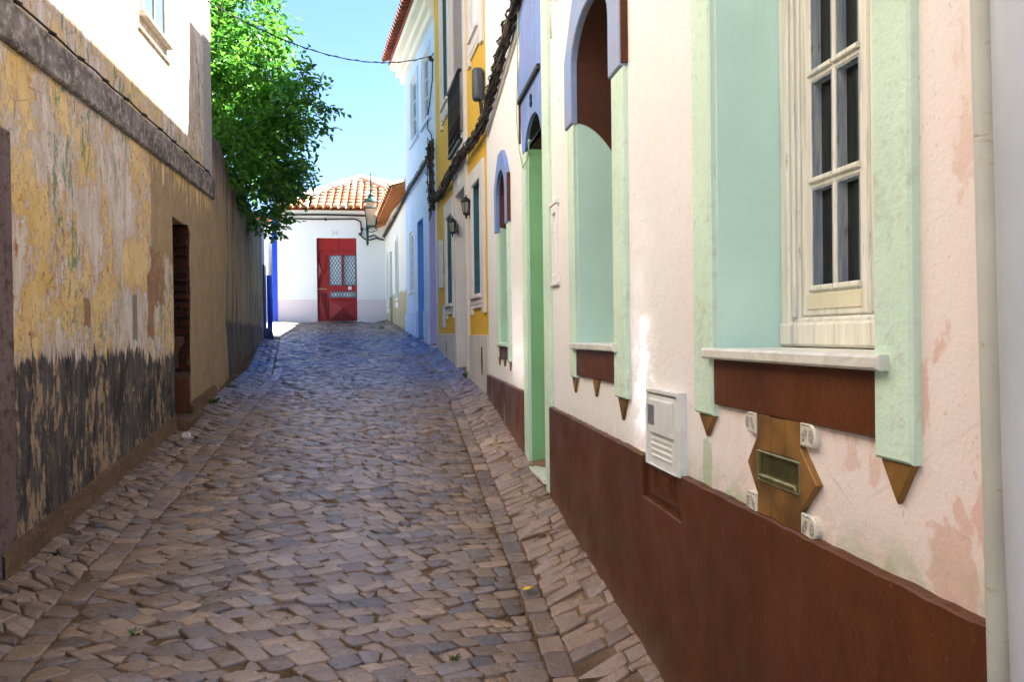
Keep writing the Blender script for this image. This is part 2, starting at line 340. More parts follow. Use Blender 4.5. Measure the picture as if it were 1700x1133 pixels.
# ---- cobbles
n = N('polished_cobblestone', .4, .5); at = n.attr('tint')
s = n.t.nodes.new("ShaderNodeSeparateColor"); n.l(at.outputs['Color'], s.inputs[0])
c = n.mix(s.outputs[0], (.10, .058, .030), (.35, .225, .125))
c = n.mix(n.map(s.outputs[1], .70, .78, 0, .8), c, n.mix(s.outputs[0], (.09, .072, .068), (.22, .17, .15)))
blue_sheen = n.math('MULTIPLY', n.math('MULTIPLY', n.map(n.Y, 7.5, 11.0), n.map(n.Y, 16.2, 14.0)), n.map(n.math('ADD', n.noise(.9, 3), n.math('MULTIPLY', s.outputs[0], .25)), .40, .66, .35, .95))
c = n.mix(blue_sheen, c, (.025, .14, .52))  # blue sky sheen of the farther stretch, painted into the stone colour
c = n.mix(n.map(s.outputs[1], .90, .93), c, (.33, .25, .155))
c = n.mix(n.map(n.noise(22, 5, .7), .5, .72, 0, .55), c, (.14, .085, .05))
c = n.mix(n.map(n.noise(1.2, 3), .4, .7, 0, .35), c, (.26, .18, .12))
c = n.mix(n.math('MULTIPLY', n.map(n.noise(45, 4, .7), .55, .7, 0, .4), 1), c, (.30, .21, .14))
n.col(c)
cx = n.math('ABSOLUTE', n.math('ADD', n.math('ADD', n.X, .38), n.math('MULTIPLY', n.map(n.Y, 9, 16), .35)))
worn = n.math('MULTIPLY', n.map(cx, .95, .15, 0, 1, True), n.map(n.Y, 2.6, 4.2, .35, 1))
worn = n.math('MULTIPLY', worn, n.map(n.noise(1.6, 3), .3, .6, .55, 1))
c = n.mix(n.math('MULTIPLY', worn, .42), c, n.mix(s.outputs[0], (.085, .085, .12), (.27, .265, .30))); n.col(c)  # lilac sheen of the worn centre strip, also mixed into its colour
ro = n.math('ADD', n.math('MULTIPLY', worn, -.14), n.map(n.noise(5, 4, .6), .35, .65, .20, .44), n.math('MULTIPLY', s.outputs[2], .5))
n.rough(ro); n.bump(n.noise((13, 13, 13), 4, .6), .6, .014); n.bump(n.noise(38, 5, .75), .7, .007); n.bump(n.noise(150, 3, .6), .5, .003)
n.b.inputs['Specular IOR Level'].default_value = .95
n.b.inputs['Specular Tint'].default_value = (.5, .68, 1, 1)  # reflections tinted blue to strengthen the sky sheen
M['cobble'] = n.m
n = N('sandy_joint_earth', .95, .1)
a = n.mix(n.map(n.noise(6, 5, .65), .35, .65), (.09, .053, .031), (.21, .138, .082))
a = n.mix(n.map(n.noise(90, 3, .7), .5, .7), a, (.09, .055, .035)); a = n.mix(n.map(n.math('ADD', n.X, n.math('MULTIPLY', n.Y, .03)), .78, .90, 0, .85), a, (.25, .165, .11)); n.col(a); n.bump(n.noise(70, 5, .75), 1, .012); n.bump(n.noise(14, 3), .6, .02); M['joint'] = n.m
n = N('pale_paving', .85, .2); n.col(n.mix(n.map(n.noise(4, 5), .3, .7), (.55, .50, .40), (.66, .60, .50))); n.bump(n.noise(40, 4), .4, .006); M['paving'] = n.m
n = N('dry_ground', .95, .1); n.col(n.mix(n.map(n.noise(1, 5), .3, .7), (.24, .19, .13), (.34, .28, .2))); M['earth'] = n.m
def leafmat(name, c1, c2):
    n = N(name, .38, .5); a = n.attr('tint'); s = n.t.nodes.new("ShaderNodeSeparateColor"); n.l(a.outputs['Color'], s.inputs[0])
    n.col(n.mix(s.outputs[0], c1, c2))
    tr = n.t.nodes.new("ShaderNodeBsdfTranslucent"); n.l(n.mix(s.outputs[0], mul(c1, 2.0), mul(c2, 2.2)), tr.inputs[0])
    mx = n.t.nodes.new("ShaderNodeMixShader"); mx.inputs[0].default_value = .33
    out = n.t.nodes["Material Output"]; n.l(n.b.outputs[0], mx.inputs[1]); n.l(tr.outputs[0], mx.inputs[2]); n.l(mx.outputs[0], out.inputs[0]); return n.m
M['leaf'] = leafmat('glossy_leaf', (.015, .085, .014), (.12, .29, .03))
M['weed'] = leafmat('weed_leaf', (.05, .09, .02), (.10, .16, .04))
M['yleaf'] = simple('yellow_leaf', (.72, .50, .05), .5, .3, var=.2, sc=60).m
M['bark'] = simple('tree_bark', (.07, .05, .035), .9, .2, var=.4, sc=20, bump=.6).m
M['cardstone'] = simple('pale_broken_stone', (.6, .57, .54), .8, .3, var=.1, sc=30, bump=.5).m

# ---------------------------------------------------------------- mesh building
class MB:
    def __init__(s): s.v = []; s.f = []; s.sm = []; s.t = []; s.cur = (.5, .5, .5)
    def add(s, vs, fs, smooth=False):
        o = len(s.v); s.v += [tuple(p) for p in vs]; s.t += [s.cur] * len(vs)
        s.f += [tuple(i + o for i in f) for f in fs]; s.sm += [smooth] * len(fs); return s
    def hexa(s, p, ch=0):   # 8 corners, bottom 4 ccw then top 4
        return s.add(p, [(3, 2, 1, 0), (4, 5, 6, 7), (0, 1, 5, 4), (1, 2, 6, 5), (2, 3, 7, 6), (3, 0, 4, 7)])
    def box(s, a, b):
        (x0, y0, z0), (x1, y1, z1) = a, b
        return s.hexa([(x0, y0, z0), (x1, y0, z0), (x1, y1, z0), (x0, y1, z0), (x0, y0, z1), (x1, y0, z1), (x1, y1, z1), (x0, y1, z1)])
    def tube(s, pts, r, seg=6, cap=True):
        pts = [Vector(p) for p in pts]; rs = r if isinstance(r, (list, tuple)) else [r] * len(pts)
        vs = []; fs = []; ref = Vector((0, 0, 1))
        d0 = (pts[1] - pts[0]).normalized()
        if abs(d0.z) > .9: ref = Vector((1, 0, 0))
        for i, p in enumerate(pts):
            d = (pts[min(i + 1, len(pts) - 1)] - pts[max(i - 1, 0)]).normalized()
            a = ref - d * ref.dot(d)
            if a.length < 1e-4: a = Vector((0, 1, 0)).cross(d)
            a.normalize(); b = d.cross(a); ref = a
            for k in range(seg):
                t = 2 * math.pi * k / seg; vs.append(p + (a * math.cos(t) + b * math.sin(t)) * rs[i])
        for i in range(len(pts) - 1):
            for k in range(seg):
                k2 = (k + 1) % seg; fs.append((i * seg + k, i * seg + k2, (i + 1) * seg + k2, (i + 1) * seg + k))
        if cap: fs.append(tuple(range(seg - 1, -1, -1))); fs.append(tuple(range((len(pts) - 1) * seg, len(pts) * seg)))
        return s.add(vs, fs, True)
    def lathe(s, prof, c, seg=10, rot=0., tofn=None):
        vs = []; fs = []
        for r, z in prof:
            for k in range(seg):
                t = 2 * math.pi * k / seg + rot; vs.append((c[0] + r * math.cos(t), c[1] + r * math.sin(t), c[2] + z))
        for i in range(len(prof) - 1):
            for k in range(seg):
                k2 = (k + 1) % seg; fs.append((i * seg + k, i * seg + k2, (i + 1) * seg + k2, (i + 1) * seg + k))
        fs.append(tuple(range(seg - 1, -1, -1))); fs.append(tuple(range((len(prof) - 1) * seg, len(prof) * seg)))
        return s.add(vs, fs, seg > 8)
class Fac:
    """a facade: u metres along it from p0, z up, d out of the wall towards the street"""
    def __init__(s, p0, p1, side):
        s.p0 = Vector(p0); L = Vector(p1) - s.p0; s.L = L.length; s.u = L.normalized()
        s.n = Vector((-s.u.y, s.u.x)) * (1 if side == 'R' else -1); s.flip = side != 'R'
    def P(s, u, z, d=0.):
        q = s.p0 + s.u * u + s.n * d; return Vector((q.x, q.y, z))
    def box(s, mb, u0, u1, z0, z1, d0, d1, bev=0.):
        if bev:
            poly = [(u0, z0), (u1, z0), (u1, z1), (u0, z1)]
            return s.slab(mb, poly, [], d0, d1, bev)
        p = [s.P(u0, z0, d0), s.P(u1, z0, d0), s.P(u1, z0, d1), s.P(u0, z0, d1), s.P(u0, z1, d0), s.P(u1, z1, d0), s.P(u1, z1, d1), s.P(u0, z1, d1)]
        if not s.flip: p = [p[i] for i in (3, 2, 1, 0, 7, 6, 5, 4)]
        return mb.hexa(p)
    def slab(s, mb, outer, holes, d0, d1, bev=0.):
        """prism over a polygon (with holes) from depth d0 to d1 (d1 is the street side)"""
        loops = [outer] + list(holes)
        tri = tessellate_polygon([[Vector((a, b, 0)) for a, b in lp] for lp in loops])
        flat = [p for lp in loops for p in lp]; n = len(flat)
        def area(l): return sum(l[i][0] * l[(i + 1) % len(l)][1] - l[(i + 1) % len(l)][0] * l[i][1] for i in range(len(l)))
        ins = flat
        if bev:
            ins = []
            for li, lp in enumerate(loops):
                sg = (1 if area(lp) > 0 else -1) * (1 if li == 0 else -1)
                k = len(lp)
                for i in range(k):
                    a = Vector(lp[i - 1]); b = Vector(lp[i]); c = Vector(lp[(i + 1) % k])
                    n1 = (b - a).normalized(); n2 = (c - b).normalized()
                    n1 = Vector((-n1.y, n1.x)) * sg; n2 = Vector((-n2.y, n2.x)) * sg
                    q = (n1 + n2); q = q / max(.3, q.length_squared) * 2 if q.length > 1e-6 else n1
                    ins.append(tuple(b + q * bev))
        vs = [s.P(a, b, d0) for a, b in flat] + [s.P(a, b, d1 - bev) for a, b in flat]
        if bev: vs += [s.P(a, b, d1) for a, b in ins]
        top = 2 * n if bev else n
        fs = []
        for t in tri:
            a, b, c = t
            q = (flat[b][0] - flat[a][0]) * (flat[c][1] - flat[a][1]) - (flat[c][0] - flat[a][0]) * (flat[b][1] - flat[a][1])
            if q < 0: a, c = c, a
            # ccw in (u,z): normal u x z ; for 'R' side u x z = -n
            if s.flip: fs += [(a + top, b + top, c + top), (c, b, a)]
            else: fs += [(c + top, b + top, a + top), (a, b, c)]
        o = 0
        for li, lp in enumerate(loops):
            k = len(lp); ccw = area(lp) > 0
            if li: ccw = not ccw
            for i in range(k):
                a, b = o + i, o + (i + 1) % k
                if ccw == s.flip: q = (a, b, b + n, a + n)
                else: q = (b, a, a + n, b + n)
                fs.append(q)
                if bev: fs.append(tuple(x + n for x in q))
            o += k
        return mb.add(vs, fs)
def tag(o, label=None, cat=None, group=None, kind=None):
    if label: o['label'] = label
    if cat: o['category'] = cat
    if group: o['group'] = group
    if kind: o['kind'] = kind
    return o
def obj(name, mb, mat, parent=None, loc=None, label=None, cat=None, group=None, kind=None):
    off = Vector((0, 0, 0))
    if parent is not None:
        q = parent
        while q is not None: off += q.location; q = q.parent
    elif loc is not None: off = Vector(loc)
    me = bpy.data.meshes.new(name); me.from_pydata([tuple(Vector(v) - off) for v in mb.v], [], mb.f)
    me.polygons.foreach_set('use_smooth', mb.sm)
    if any(t != (.5, .5, .5) for t in mb.t):
        ca = me.color_attributes.new('tint', 'FLOAT_COLOR', 'POINT')
        ca.data.foreach_set('color', [x for t in mb.t for x in (*t, 1.)])
    me.materials.append(M[mat] if isinstance(mat, str) else mat); me.update()
    o = bpy.data.objects.new(name, me); COL.objects.link(o)
    if parent is not None: o.parent = parent
    elif loc is not None: o.location = loc
    return tag(o, label, cat, group, kind)
def thing(name, loc, label, cat, group=None):
    o = bpy.data.objects.new(name, None); COL.objects.link(o); o.location = loc; o.empty_display_size = .2
    return tag(o, label, cat, group)
def rect(u0, u1, z0, z1): return [(u0, z0), (u1, z0), (u1, z1), (u0, z1)]
def arch(uc, hw, z0, zs, rise, k=14):
    p = [(uc - hw, z0), (uc + hw, z0)]
    return p + [(uc + hw * math.cos(math.pi * i / k), zs + rise * math.sin(math.pi * i / k)) for i in range(k + 1)]
def grow(poly, e):
    c = Vector((sum(p[0] for p in poly) / len(poly), sum(p[1] for p in poly) / len(poly)))
    w = max(abs(p[0] - c.x) for p in poly); h0 = min(p[1] for p in poly); h1 = max(p[1] for p in poly)
    return [(c.x + (p[0] - c.x) * (w + e) / w, h0 - e + (p[1] - h0) * (h1 - h0 + 2 * e) / (h1 - h0)) for p in poly]
def lining(fac, parent, poly, d0, d1, mat, name='reveal'):
    mb = MB(); fac.slab(mb, grow(poly, .012), [grow(poly, -.004)], d0, d1); return obj(name, mb, mat, parent)

def gy(y):
    return .117 * y if y < 8 else .936 + .093 * (y - 8) if y < 22 else .936 + 1.302 + .02 * (y - 22)

PINK = Fac((.955, 0), (.955, 1), 'R'); YEL = Fac((.955, 7.87), (.69, 12.2), 'R'); BLU = Fac((.69, 12.2), (.27, 15.5), 'R')
LOW = Fac((.27, 15.5), (-.15, 18.65), 'R'); FAR = Fac((-2.72, 18.65), (-.15, 18.65), 'L')
LEF = Fac((-1.80, 0), (-1.80, 1), 'L'); GAR = Fac((-1.82, 8.30), (-2.29, 14.4), 'L')
FAR.n = Vector((0, -1)); FAR.flip = True   # u to +X, out to -Y : u x z = -Y
def rwall(y):
    P = [(-5, .93), (7.87, .93), (7.9, .955), (12.2, .69), (15.5, .27), (18.65, -.15), (40, -.2)]
    for (a, b), (c, d) in zip(P, P[1:]):
        if y <= c: return b + (d - b) * (y - a) / (c - a)
    return -.2
def lwall(y):
    P = [(-5, -1.78), (8.3, -1.78), (10.2, -1.80), (14.4, -2.29), (15.2, -2.38), (40, -2.4)]
    for (a, b), (c, d) in zip(P, P[1:]):
        if y <= c: return b + (d - b) * (y - a) / (c - a)
    return -2.4
def hgt(x, y):
    """street surface: shallow crown, dished gutters, margins rising to the walls"""
    l, r = lwall(y), rwall(y); gl, grr = l + .36, r - .31
    h = gy(y)
    if x < gl: h += .045 * min(1.3, (gl - x) / .36)
    elif x > grr: h += .07 * min(1.3, (x - grr) / .31)
    else:
        t = (x - gl) / (grr - gl); h += .035 * math.sin(math.pi * max(0, min(1, t)))
    return h + .012 * mnoise.noise(Vector((x * 1.3, y * 1.3, 0)))

# ---------------------------------------------------------------- ground and street
mb = MB(); xs = [-80, -30, -8, -4, -2.6, -1.9, -.5, .5, 1.1, 4, 10, 30, 80]; ys = [-30, -10] + [i * 2 for i in range(-2, 12)] + [40, 90, 200]
mb.add([(x, y, gy(y) - .09) for y in ys for x in xs], [(j * len(xs) + i, j * len(xs) + i + 1, (j + 1) * len(xs) + i + 1, (j + 1) * len(xs) + i) for j in range(len(ys) - 1) for i in range(len(xs) - 1)], True)
obj('ground', mb, 'earth', kind='structure')
mb = MB(); NX = 44; NY = 420
vs = []
for j in range(NY):
    y = -2 + 21 * j / (NY - 1)
    for i in range(NX):
        x = lwall(y) - .12 + (rwall(y) - lwall(y) + .24) * i / (NX - 1); vs.append((x, y, hgt(x, y) - .0078 + .0022 * mnoise.noise(Vector((x * 14, y * 14, 3)))))
mb.add(vs, [(j * NX + i, j * NX + i + 1, (j + 1) * NX + i + 1, (j + 1) * NX + i) for j in range(NY - 1) for i in range(NX - 1)], True)
obj('road_bed', mb, 'joint', kind='structure')
def stone(mb, q, gap, rise, jit=.005, warm=0., cut=.28, blue=None, rg=None, tone=1.):
    """one hand-cut stone over the quad q (ccw), worn round at its edges"""
    c = Vector((sum(p[0] for p in q) / 4, sum(p[1] for p in q) / 4)); per = []
    q = [Vector(p) for p in q]; q2 = []
    for i in range(4):
        e1 = q[(i + 1) % 4] - q[i]; e2 = q[i - 1] - q[i]
        if e1.length < gap * 2.4 or e2.length < gap * 2.4: return
        q2.append(q[i] + (e1.normalized() + e2.normalized()) * gap * random.uniform(.7, 1.4))
    q = q2
    for i in range(4):
        a = Vector(q[i]); b = Vector(q[(i + 1) % 4])
        L = (b - a).length
        if L < gap * 1.5: return
        k = min(.42, max(.03, cut * .040 / max(L, .03) + random.uniform(-.04, .05)))
        k2 = min(.42, max(.03, cut * .040 / max(L, .03) + random.uniform(-.04, .05)))
        per += [a + (b - a) * k, a + (b - a) * (1 - k2)]
    per2 = []
    for p in per:
        d = p - c; l = d.length
        if l < 1e-4: return
        per2.append(c + d + Vector((random.uniform(-jit, jit), random.uniform(-jit, jit))))
    off = rise + random.gauss(0, .0034); tx = random.gauss(0, .06); ty = random.gauss(0, .06)
    z = lambda p: hgt(p.x, p.y) + off + tx * (p.x - c.x) + ty * (p.y - c.y)
    vs = []
    for s, dz in ((1.01, -.03), (1.0, -.0055), (.955, -.0004), (.82, .0006)):
        for p in per2:
            r = c + (p - c) * s; vs.append((r.x, r.y, z(r) + dz + (random.uniform(-.0012, .0012) if s < .95 else 0)))
    vs.append((c.x, c.y, z(c) + .002)); fs = []
    for r in range(3):
        for k in range(8): k2 = (k + 1) % 8; fs.append((r * 8 + k, r * 8 + k2, (r + 1) * 8 + k2, (r + 1) * 8 + k))
    for k in range(8): fs.append((24 + k, 24 + (k + 1) % 8, 32))
    t1 = random.random() * tone
    mb.cur = (min(1, max(0, random.gauss(.5 + warm, .28))), t1 * .92 + (.0 if not blue else blue), rg if rg is not None else .22 * abs(random.gauss(0, .6))); mb.add(vs, fs, True)
road = MB()
H = .079
rows = int(21.5 / H)
def slant(x, y):      # rows bow and lean towards the left of the street
    return .20 * x - .09 * max(0, x) ** 1.5 + .05 * mnoise.noise(Vector((x * 1.1, y * .7, 9)))
def lean(x): return max(.0, min(1.2, .62 - .55 * x)) + random.uniform(-.2, .2)
for r in range(rows):
    y0 = -1.9 + r * H; joints = []
    yc = y0
    xl, xr = lwall(yc) + .43, rwall(yc) - .38
    x = xl + random.uniform(.03, .15)
    joints = [xl]
    while x < xr - .05: joints.append(x); x += random.uniform(.075, .145)
    joints.append(xr)
    def rowy(k, x): return -1.9 + k * H + slant(x, k * H) + .014 * mnoise.noise(Vector((x * 3.3, k * 7.7, 1))) + .010 * mnoise.noise(Vector((x * 11, k * 3.1, 5)))
    ln = {q: lean(q) for q in joints}
    for a, b in zip(joints, joints[1:]):
        la = ln[a]; lb = ln[b]
        mid = (a + b) / 2
        def edge(x, l): 
            s = l * H * .5
            if x == xl or x == xr: s = 0
            return s
        q = [(a + edge(a, la), rowy(r, a)), (b + edge(b, lb), rowy(r, b)), (b - edge(b, lb), rowy(r + 1, b)), (a - edge(a, la), rowy(r + 1, a))]
        if random.random() < .07 and b - a > .115:
            m2 = mid + random.uniform(-.02, .02)
            stone(road, [q[0], (m2, rowy(r, m2)), (m2 + .01, rowy(r + 1, m2)), q[3]], .005, 0)
            stone(road, [(m2, rowy(r, m2)), q[1], q[2], (m2 + .01, rowy(r + 1, m2))], .005, 0)
        else: stone(road, q, random.choice((.0008, .0014, .002, .0032)), random.uniform(-.002, .0025), random.choice((.002, .005)))
for side in (0, 1):     # the two lines of squared gutter stones
    y = -2.
    while y < 18.5:
        L = random.uniform(.07, .15) * (1.15 if side else 1)
        f = (lambda y: lwall(y) + .29) if side == 0 else (lambda y: rwall(y) - .375)
        g = (lambda y: lwall(y) + .425) if side == 0 else (lambda y: rwall(y) - .275)
        stone(road, [(f(y), y), (g(y), y + random.uniform(-.01, .01)), (g(y + L), y + L), (f(y + L), y + L)], .0018, .0, .004, cut=.3, rg=.2, warm=.0)
        y += L
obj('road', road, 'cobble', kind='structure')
pav = MB()
y = -2.                  # left margin: angular rubble setts
cols = 3
for r in range(int(20.5 / .072)):
    y0 = -2 + r * .072
    if y0 > 18.4: break
    sh = random.uniform(-.03, .03)
    for k in range(cols):
        w0 = lwall(y0) + (-.03 + k * .108) ; w1 = w0 + .108
        dy = -.05 * k
        j = lambda a: a + .022 * mnoise.noise(Vector((a * 31, y0 * 17, k * 3.3)))
        e0 = .016 * math.sin(r * 12.9 + k * 5); e1 = .016 * math.sin((r + 1) * 12.9 + k * 5)
        f0 = .016 * math.sin(r * 12.9 + (k + 1) * 5) ; f1 = .016 * math.sin((r + 1) * 12.9 + (k + 1) * 5)
        s0 = (.03 if r % 2 else -.02) * (k in (0, 1)); s1 = (.03 if (r + 1) % 2 else -.02) * (k in (0, 1))
        t0 = (.03 if r % 2 else -.02) * (k - 1 in (0, 1)); t1_ = (.03 if (r + 1) % 2 else -.02) * (k - 1 in (0, 1))
        if k == 0: t0 = t1_ = 0
        q = [(w0 + t0, y0 + dy + e0), (w1 + s0, y0 + dy - .05 + f0), (w1 + s1 * .4, y0 + .072 + dy - .05 + f1), (w0 + t1_ * .4, y0 + .072 + dy + e1)]
        stone(pav, q, random.uniform(.0012, .004), random.uniform(-.003, .005), .008, .15, .2, rg=random.uniform(.3, .45), tone=.7)
y = -2.                  # right margin: long stones bedded in earth, pointing at the wall
while y < 18.3:
    h = random.uniform(.06, .10); x0 = -.275
    while x0 < -.01:
        L = random.uniform(.10, .20); x1 = min(x0 + L, .02)
        if x1 - x0 > .035 and random.random() > .02:
            sl_ = .35; R0 = rwall(y)
            q = [(R0 + x0, y + sl_ * (x0 + .28)), (R0 + x1, y + sl_ * (x1 + .28)), (R0 + x1, y + h + sl_ * (x1 + .28)), (R0 + x0, y + h + sl_ * (x0 + .28))]
            stone(pav, q, random.uniform(.001, .0032), random.uniform(-.0035, .002), .006, .5, .12, rg=random.uniform(.35, .5), tone=.45)
        x0 = x1
    y += h
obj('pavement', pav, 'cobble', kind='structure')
mb = MB(); vs = []
for j in range(12):
    yy = 14.75 + 4.2 * j / 11
    for i, x in enumerate((-14, -8, -4, -3, -2.4, -2.08)): vs.append((x, yy, max(hgt(max(x, -2.3), yy), gy(yy)) + .02))
mb.add(vs, [(j * 6 + i, j * 6 + i + 1, (j + 1) * 6 + i + 1, (j + 1) * 6 + i) for j in range(11) for i in range(5)], True)
obj('side_street', mb, 'paving', kind='structure')

# ---------------------------------------------------------------- shared builders
def roof_tiles(mb, O, a, b, La, tmax, pitch=.2, row=.36, r=.075, seg=5):
    O = Vector(O); a = Vector(a).normalized(); b = Vector(b).normalized(); n = a.cross(b)
    if n.z < 0: n = -n
    k = 0; s = pitch / 2
    while s < La:
        T = tmax(s); t = 0
        while t < T - .05:
            t2 = min(t + row + .04, T)
            mb.cur = (random.random(), random.random(), 0)
            for up_ in (1, 0):
                vs = []; c0 = O + a * (s + (0 if up_ else pitch / 2))
                for tt, rr, lift in ((t, r, .035), (t2, r * .82, .012)):
                    for i in range(seg + 1):
                        th = math.pi * i / seg
                        hh = math.sin(th) * rr * (1 if up_ else -.75) + (lift + (.02 if up_ else .055 - .015))
                        vs.append(c0 + b * (tt if up_ else min(tt, T)) + a * (math.cos(th) * rr * 1.05) + n * hh)
                m_ = seg + 1
                fs = [(i, i + 1, m_ + i + 1, m_ + i) for i in range(seg)]
                if up_ and t == 0: fs.append(tuple(range(m_)))
                mb.add(vs, fs, True)
            t += row
        s += pitch
def ridge(mb, a, b, r=.09, step=.36):
    a = Vector(a); b = Vector(b); L = (b - a).length; d = (b - a) / L; t = 0
    while t < L:
        mb.cur = (random.random(), random.random(), 0)
        mb.tube([a + d * t, a + d * min(L, t + step + .04)], [r * 1.08, r * .9], 8, True); t += step
def text_mb(mb, fac, s, u, z, size, d0, d1, mirror=True):
    cu = bpy.data.curves.new('t', 'FONT'); cu.body = s; cu.size = size; cu.align_x = 'CENTER'; cu.resolution_u = 3; cu.extrude = (d1 - d0) / 2
    o = bpy.data.objects.new('t', cu); COL.objects.link(o); dg = bpy.context.evaluated_depsgraph_get(); me = o.evaluated_get(dg).to_mesh()
    sgn = 1 if fac.flip else -1
    vs = [fac.P(u + sgn * v.co.x, z + v.co.y, (d0 + d1) / 2 + v.co.z) for v in me.vertices]
    mb.add(vs, [tuple(p.vertices) for p in me.polygons]); o.evaluated_get(dg).to_mesh_clear(); bpy.data.objects.remove(o); bpy.data.curves.remove(cu)
def mass(fac, par, u0, u1, z0, z1, depth, mat):
    mb = MB(); fac.box(mb, u0, u1, z0, z1, -depth, -.42); obj('rear_walls', mb, mat, par)
def grid_window(fac, par, u0, u1, z0, z1, d, fw=.05, mat='sash', glass='pane', nu=2, zs=(.33, .66), name='window', t=.04, mun=.022):
    us = [u0 + fw + (u1 - u0 - 2 * fw) * i / nu for i in range(nu + 1)]
    zz = [z0 + fw] + [z0 + fw + (z1 - z0 - 2 * fw) * k for k in zs] + [z1 - fw]
    holes = [rect(us[i] + (mun / 2 if i else 0), us[i + 1] - (mun / 2 if i < nu - 1 else 0), zz[j] + (mun / 2 if j else 0), zz[j + 1] - (mun / 2 if j < len(zz) - 2 else 0)) for i in range(nu) for j in range(len(zz) - 1)]
    mb = MB(); fac.slab(mb, rect(u0, u1, z0, z1), holes, d - t, d, .004); w_ = obj(name, mb, mat, par)
    mb = MB(); fac.box(mb, u0 + .01, u1 - .01, z0 + .01, z1 - .01, d - t * .8, d - t * .6); obj('pane', mb, glass, w_)
    return w_

# ---------------------------------------------------------------- pink house (right, nearest)
P = PINK
ph = thing('house', (.955, 3, 0), 'pale pink house with brown plinth and light green window surrounds, nearest on the right', 'house')
hA = arch(1.815, .395, 1.52, 2.97, .3); h2 = arch(3.61, .36, 1.52, 2.96, .22); h3 = arch(6.69, .28, 1.50, 2.80, .22); hd = arch(5.125, .305, .66, 2.86, .21)
mb = MB(); P.slab(mb, rect(-1.5, 7.87, -.6, 6.68), [hA, h2, h3, hd], -.42, 0); obj('wall', mb, 'pink', ph)
mass(P, ph, -1.5, 7.87, -.6, 6.68, 6, 'pink')
mb = MB()
wv = lambda a, b, za, zb: [(a + (b - a) * i / 40, za + (zb - za) * i / 40 + .0035 * mnoise.noise(Vector((a + (b - a) * i / 4.0, 0, 7))) + .0025 * random.uniform(-1, 1)) for i in range(41)]
P.slab(mb, [(-1.5, -.5), (4.66, -.2), (4.66, 1.155)] + wv(4.63, 2.88, 1.16, 1.138) + [(2.86, 1.137), (2.86, .985), (2.455, .975), (2.455, 1.128)] + wv(2.43, 1.05, 1.128, 1.125) + [(-1.5, 1.12)], [], .0, .028, .004); obj('plinth', mb, 'brown', ph); mb = MB()
P.slab(mb, [(5.6, -.2), (7.868, -.2), (7.868, 1.20), (5.62, 1.185), (5.6, 1.10)], [], .0, .028, .006); obj('plinth', mb, 'brown', ph)
mb = MB(); P.slab(mb, rect(6.55, 6.58, .80, 1.02), [], .028, .034, .002); obj('air_brick', mb, 'metergrey', ph)
mb = MB(); P.box(mb, -1.6, 7.86, 6.68, 6.74, -6, .38); obj('roof', mb, 'tiles_dark', ph)
mb = MB(); roof_tiles(mb, (.82, -1.5, 6.72), (0, 1, 0), (1, 0, .42), 9.4, lambda s: 3., row=.5); obj('roof_tiles', mb, 'tiles', ph)
# nearest window
lining(P, ph, hA, -.30, -.001, 'reveal_a')
sw = MB(); P.slab(sw, rect(2.212, 2.35, 1.35, 3.4), [], 0, .022, .006); obj('surround_strip', sw, 'green', ph)
sw = MB(); P.slab(sw, rect(1.305, 1.418, 1.35, 3.4), [], 0, .022, .006); obj('surround_strip', sw, 'green', ph)
mb = MB(); P.slab(mb, rect(1.368, 2.232, 1.522, 1.553), [], -.20, .048, .006); obj('sill', mb, 'marble', ph)
mb = MB(); P.slab(mb, rect(1.42, 2.21, 1.385, 1.52), [], 0, .016, .004); obj('apron', mb, 'brown', ph)
def spike(u0, u1, z0, z1, tip, d=.013):
    mb = MB(); P.slab(mb, [(u0, z0), ((u0 + u1) / 2, tip), (u1, z0)], [], 0, d, .003); obj('tile_spike', mb, 'ochre_tile', ph)
spike(2.218, 2.335, 1.348, 1.35, 1.282); spike(1.312, 1.41, 1.348, 1.35, 1.268)
wf = MB(); P.slab(wf, rect(1.423, 2.207, 1.555, 3.25), [rect(1.47, 2.128, 1.64, 3.2)], -.275, -.212, .008)
P.slab(wf, rect(1.423, 2.207, 1.556, 1.625), [], -.212, -.19, .008); win = obj('window', wf, 'oldwood', ph)
mb = MB(); P.slab(mb, rect(2.155, 2.205, 1.60, 3.2), [], -.21, -.196, .005); P.slab(mb, rect(2.133, 2.150, 1.64, 3.2), [], -.21, -.203, .003); obj('frame_moulding', mb, 'oldwood', win)
for (la, lb) in ((1.80, 2.126), (1.472, 1.795)):
    k = 0; holes = []
    zr = [(1.725, 2.000), (2.028, 2.302), (2.330, 2.604), (2.632, 2.906)]
    for za, zb in zr:
        holes += [rect(la + .040, la + .143, za, zb), rect(la + .165, la + .268, za, zb)]
    mb = MB(); P.slab(mb, rect(la, lb, 1.642, 3.19), holes, -.262, -.222, .005); lf = obj('casement', mb, 'oldwood', win)
    mb = MB()
    for h in holes:
        bd = MB(); P.slab(mb, grow(h, .001), [grow(h, -.003)], -.262, -.2235)
        u0, u1 = h[0][0], h[1][0]; z0, z1 = h[0][1], h[2][1]
        P.slab(bd, rect(u0 - .008, u1 + .008, z0 - .012, z0 + .003), [], -.23, -.212, .003); obj('glazing_bead', bd, 'oldwood', lf)
    obj('glazing_rebate', mb, 'worn', lf)
    mb = MB(); P.slab(mb, rect(la + .03, lb - .03, 1.66, 1.705), [], -.222, -.217, .003); obj('bottom_panel', mb, 'cream_wood', lf)
    mb = MB(); P.box(mb, la + .01, lb - .01, 1.66, 3.18, -.256, -.252); obj('glass', mb, 'glass', lf)
mb = MB(); P.box(mb, 1.44, 2.19, 1.56, 3.2, -.40, -.39); obj('curtain', mb, 'curtain', win)
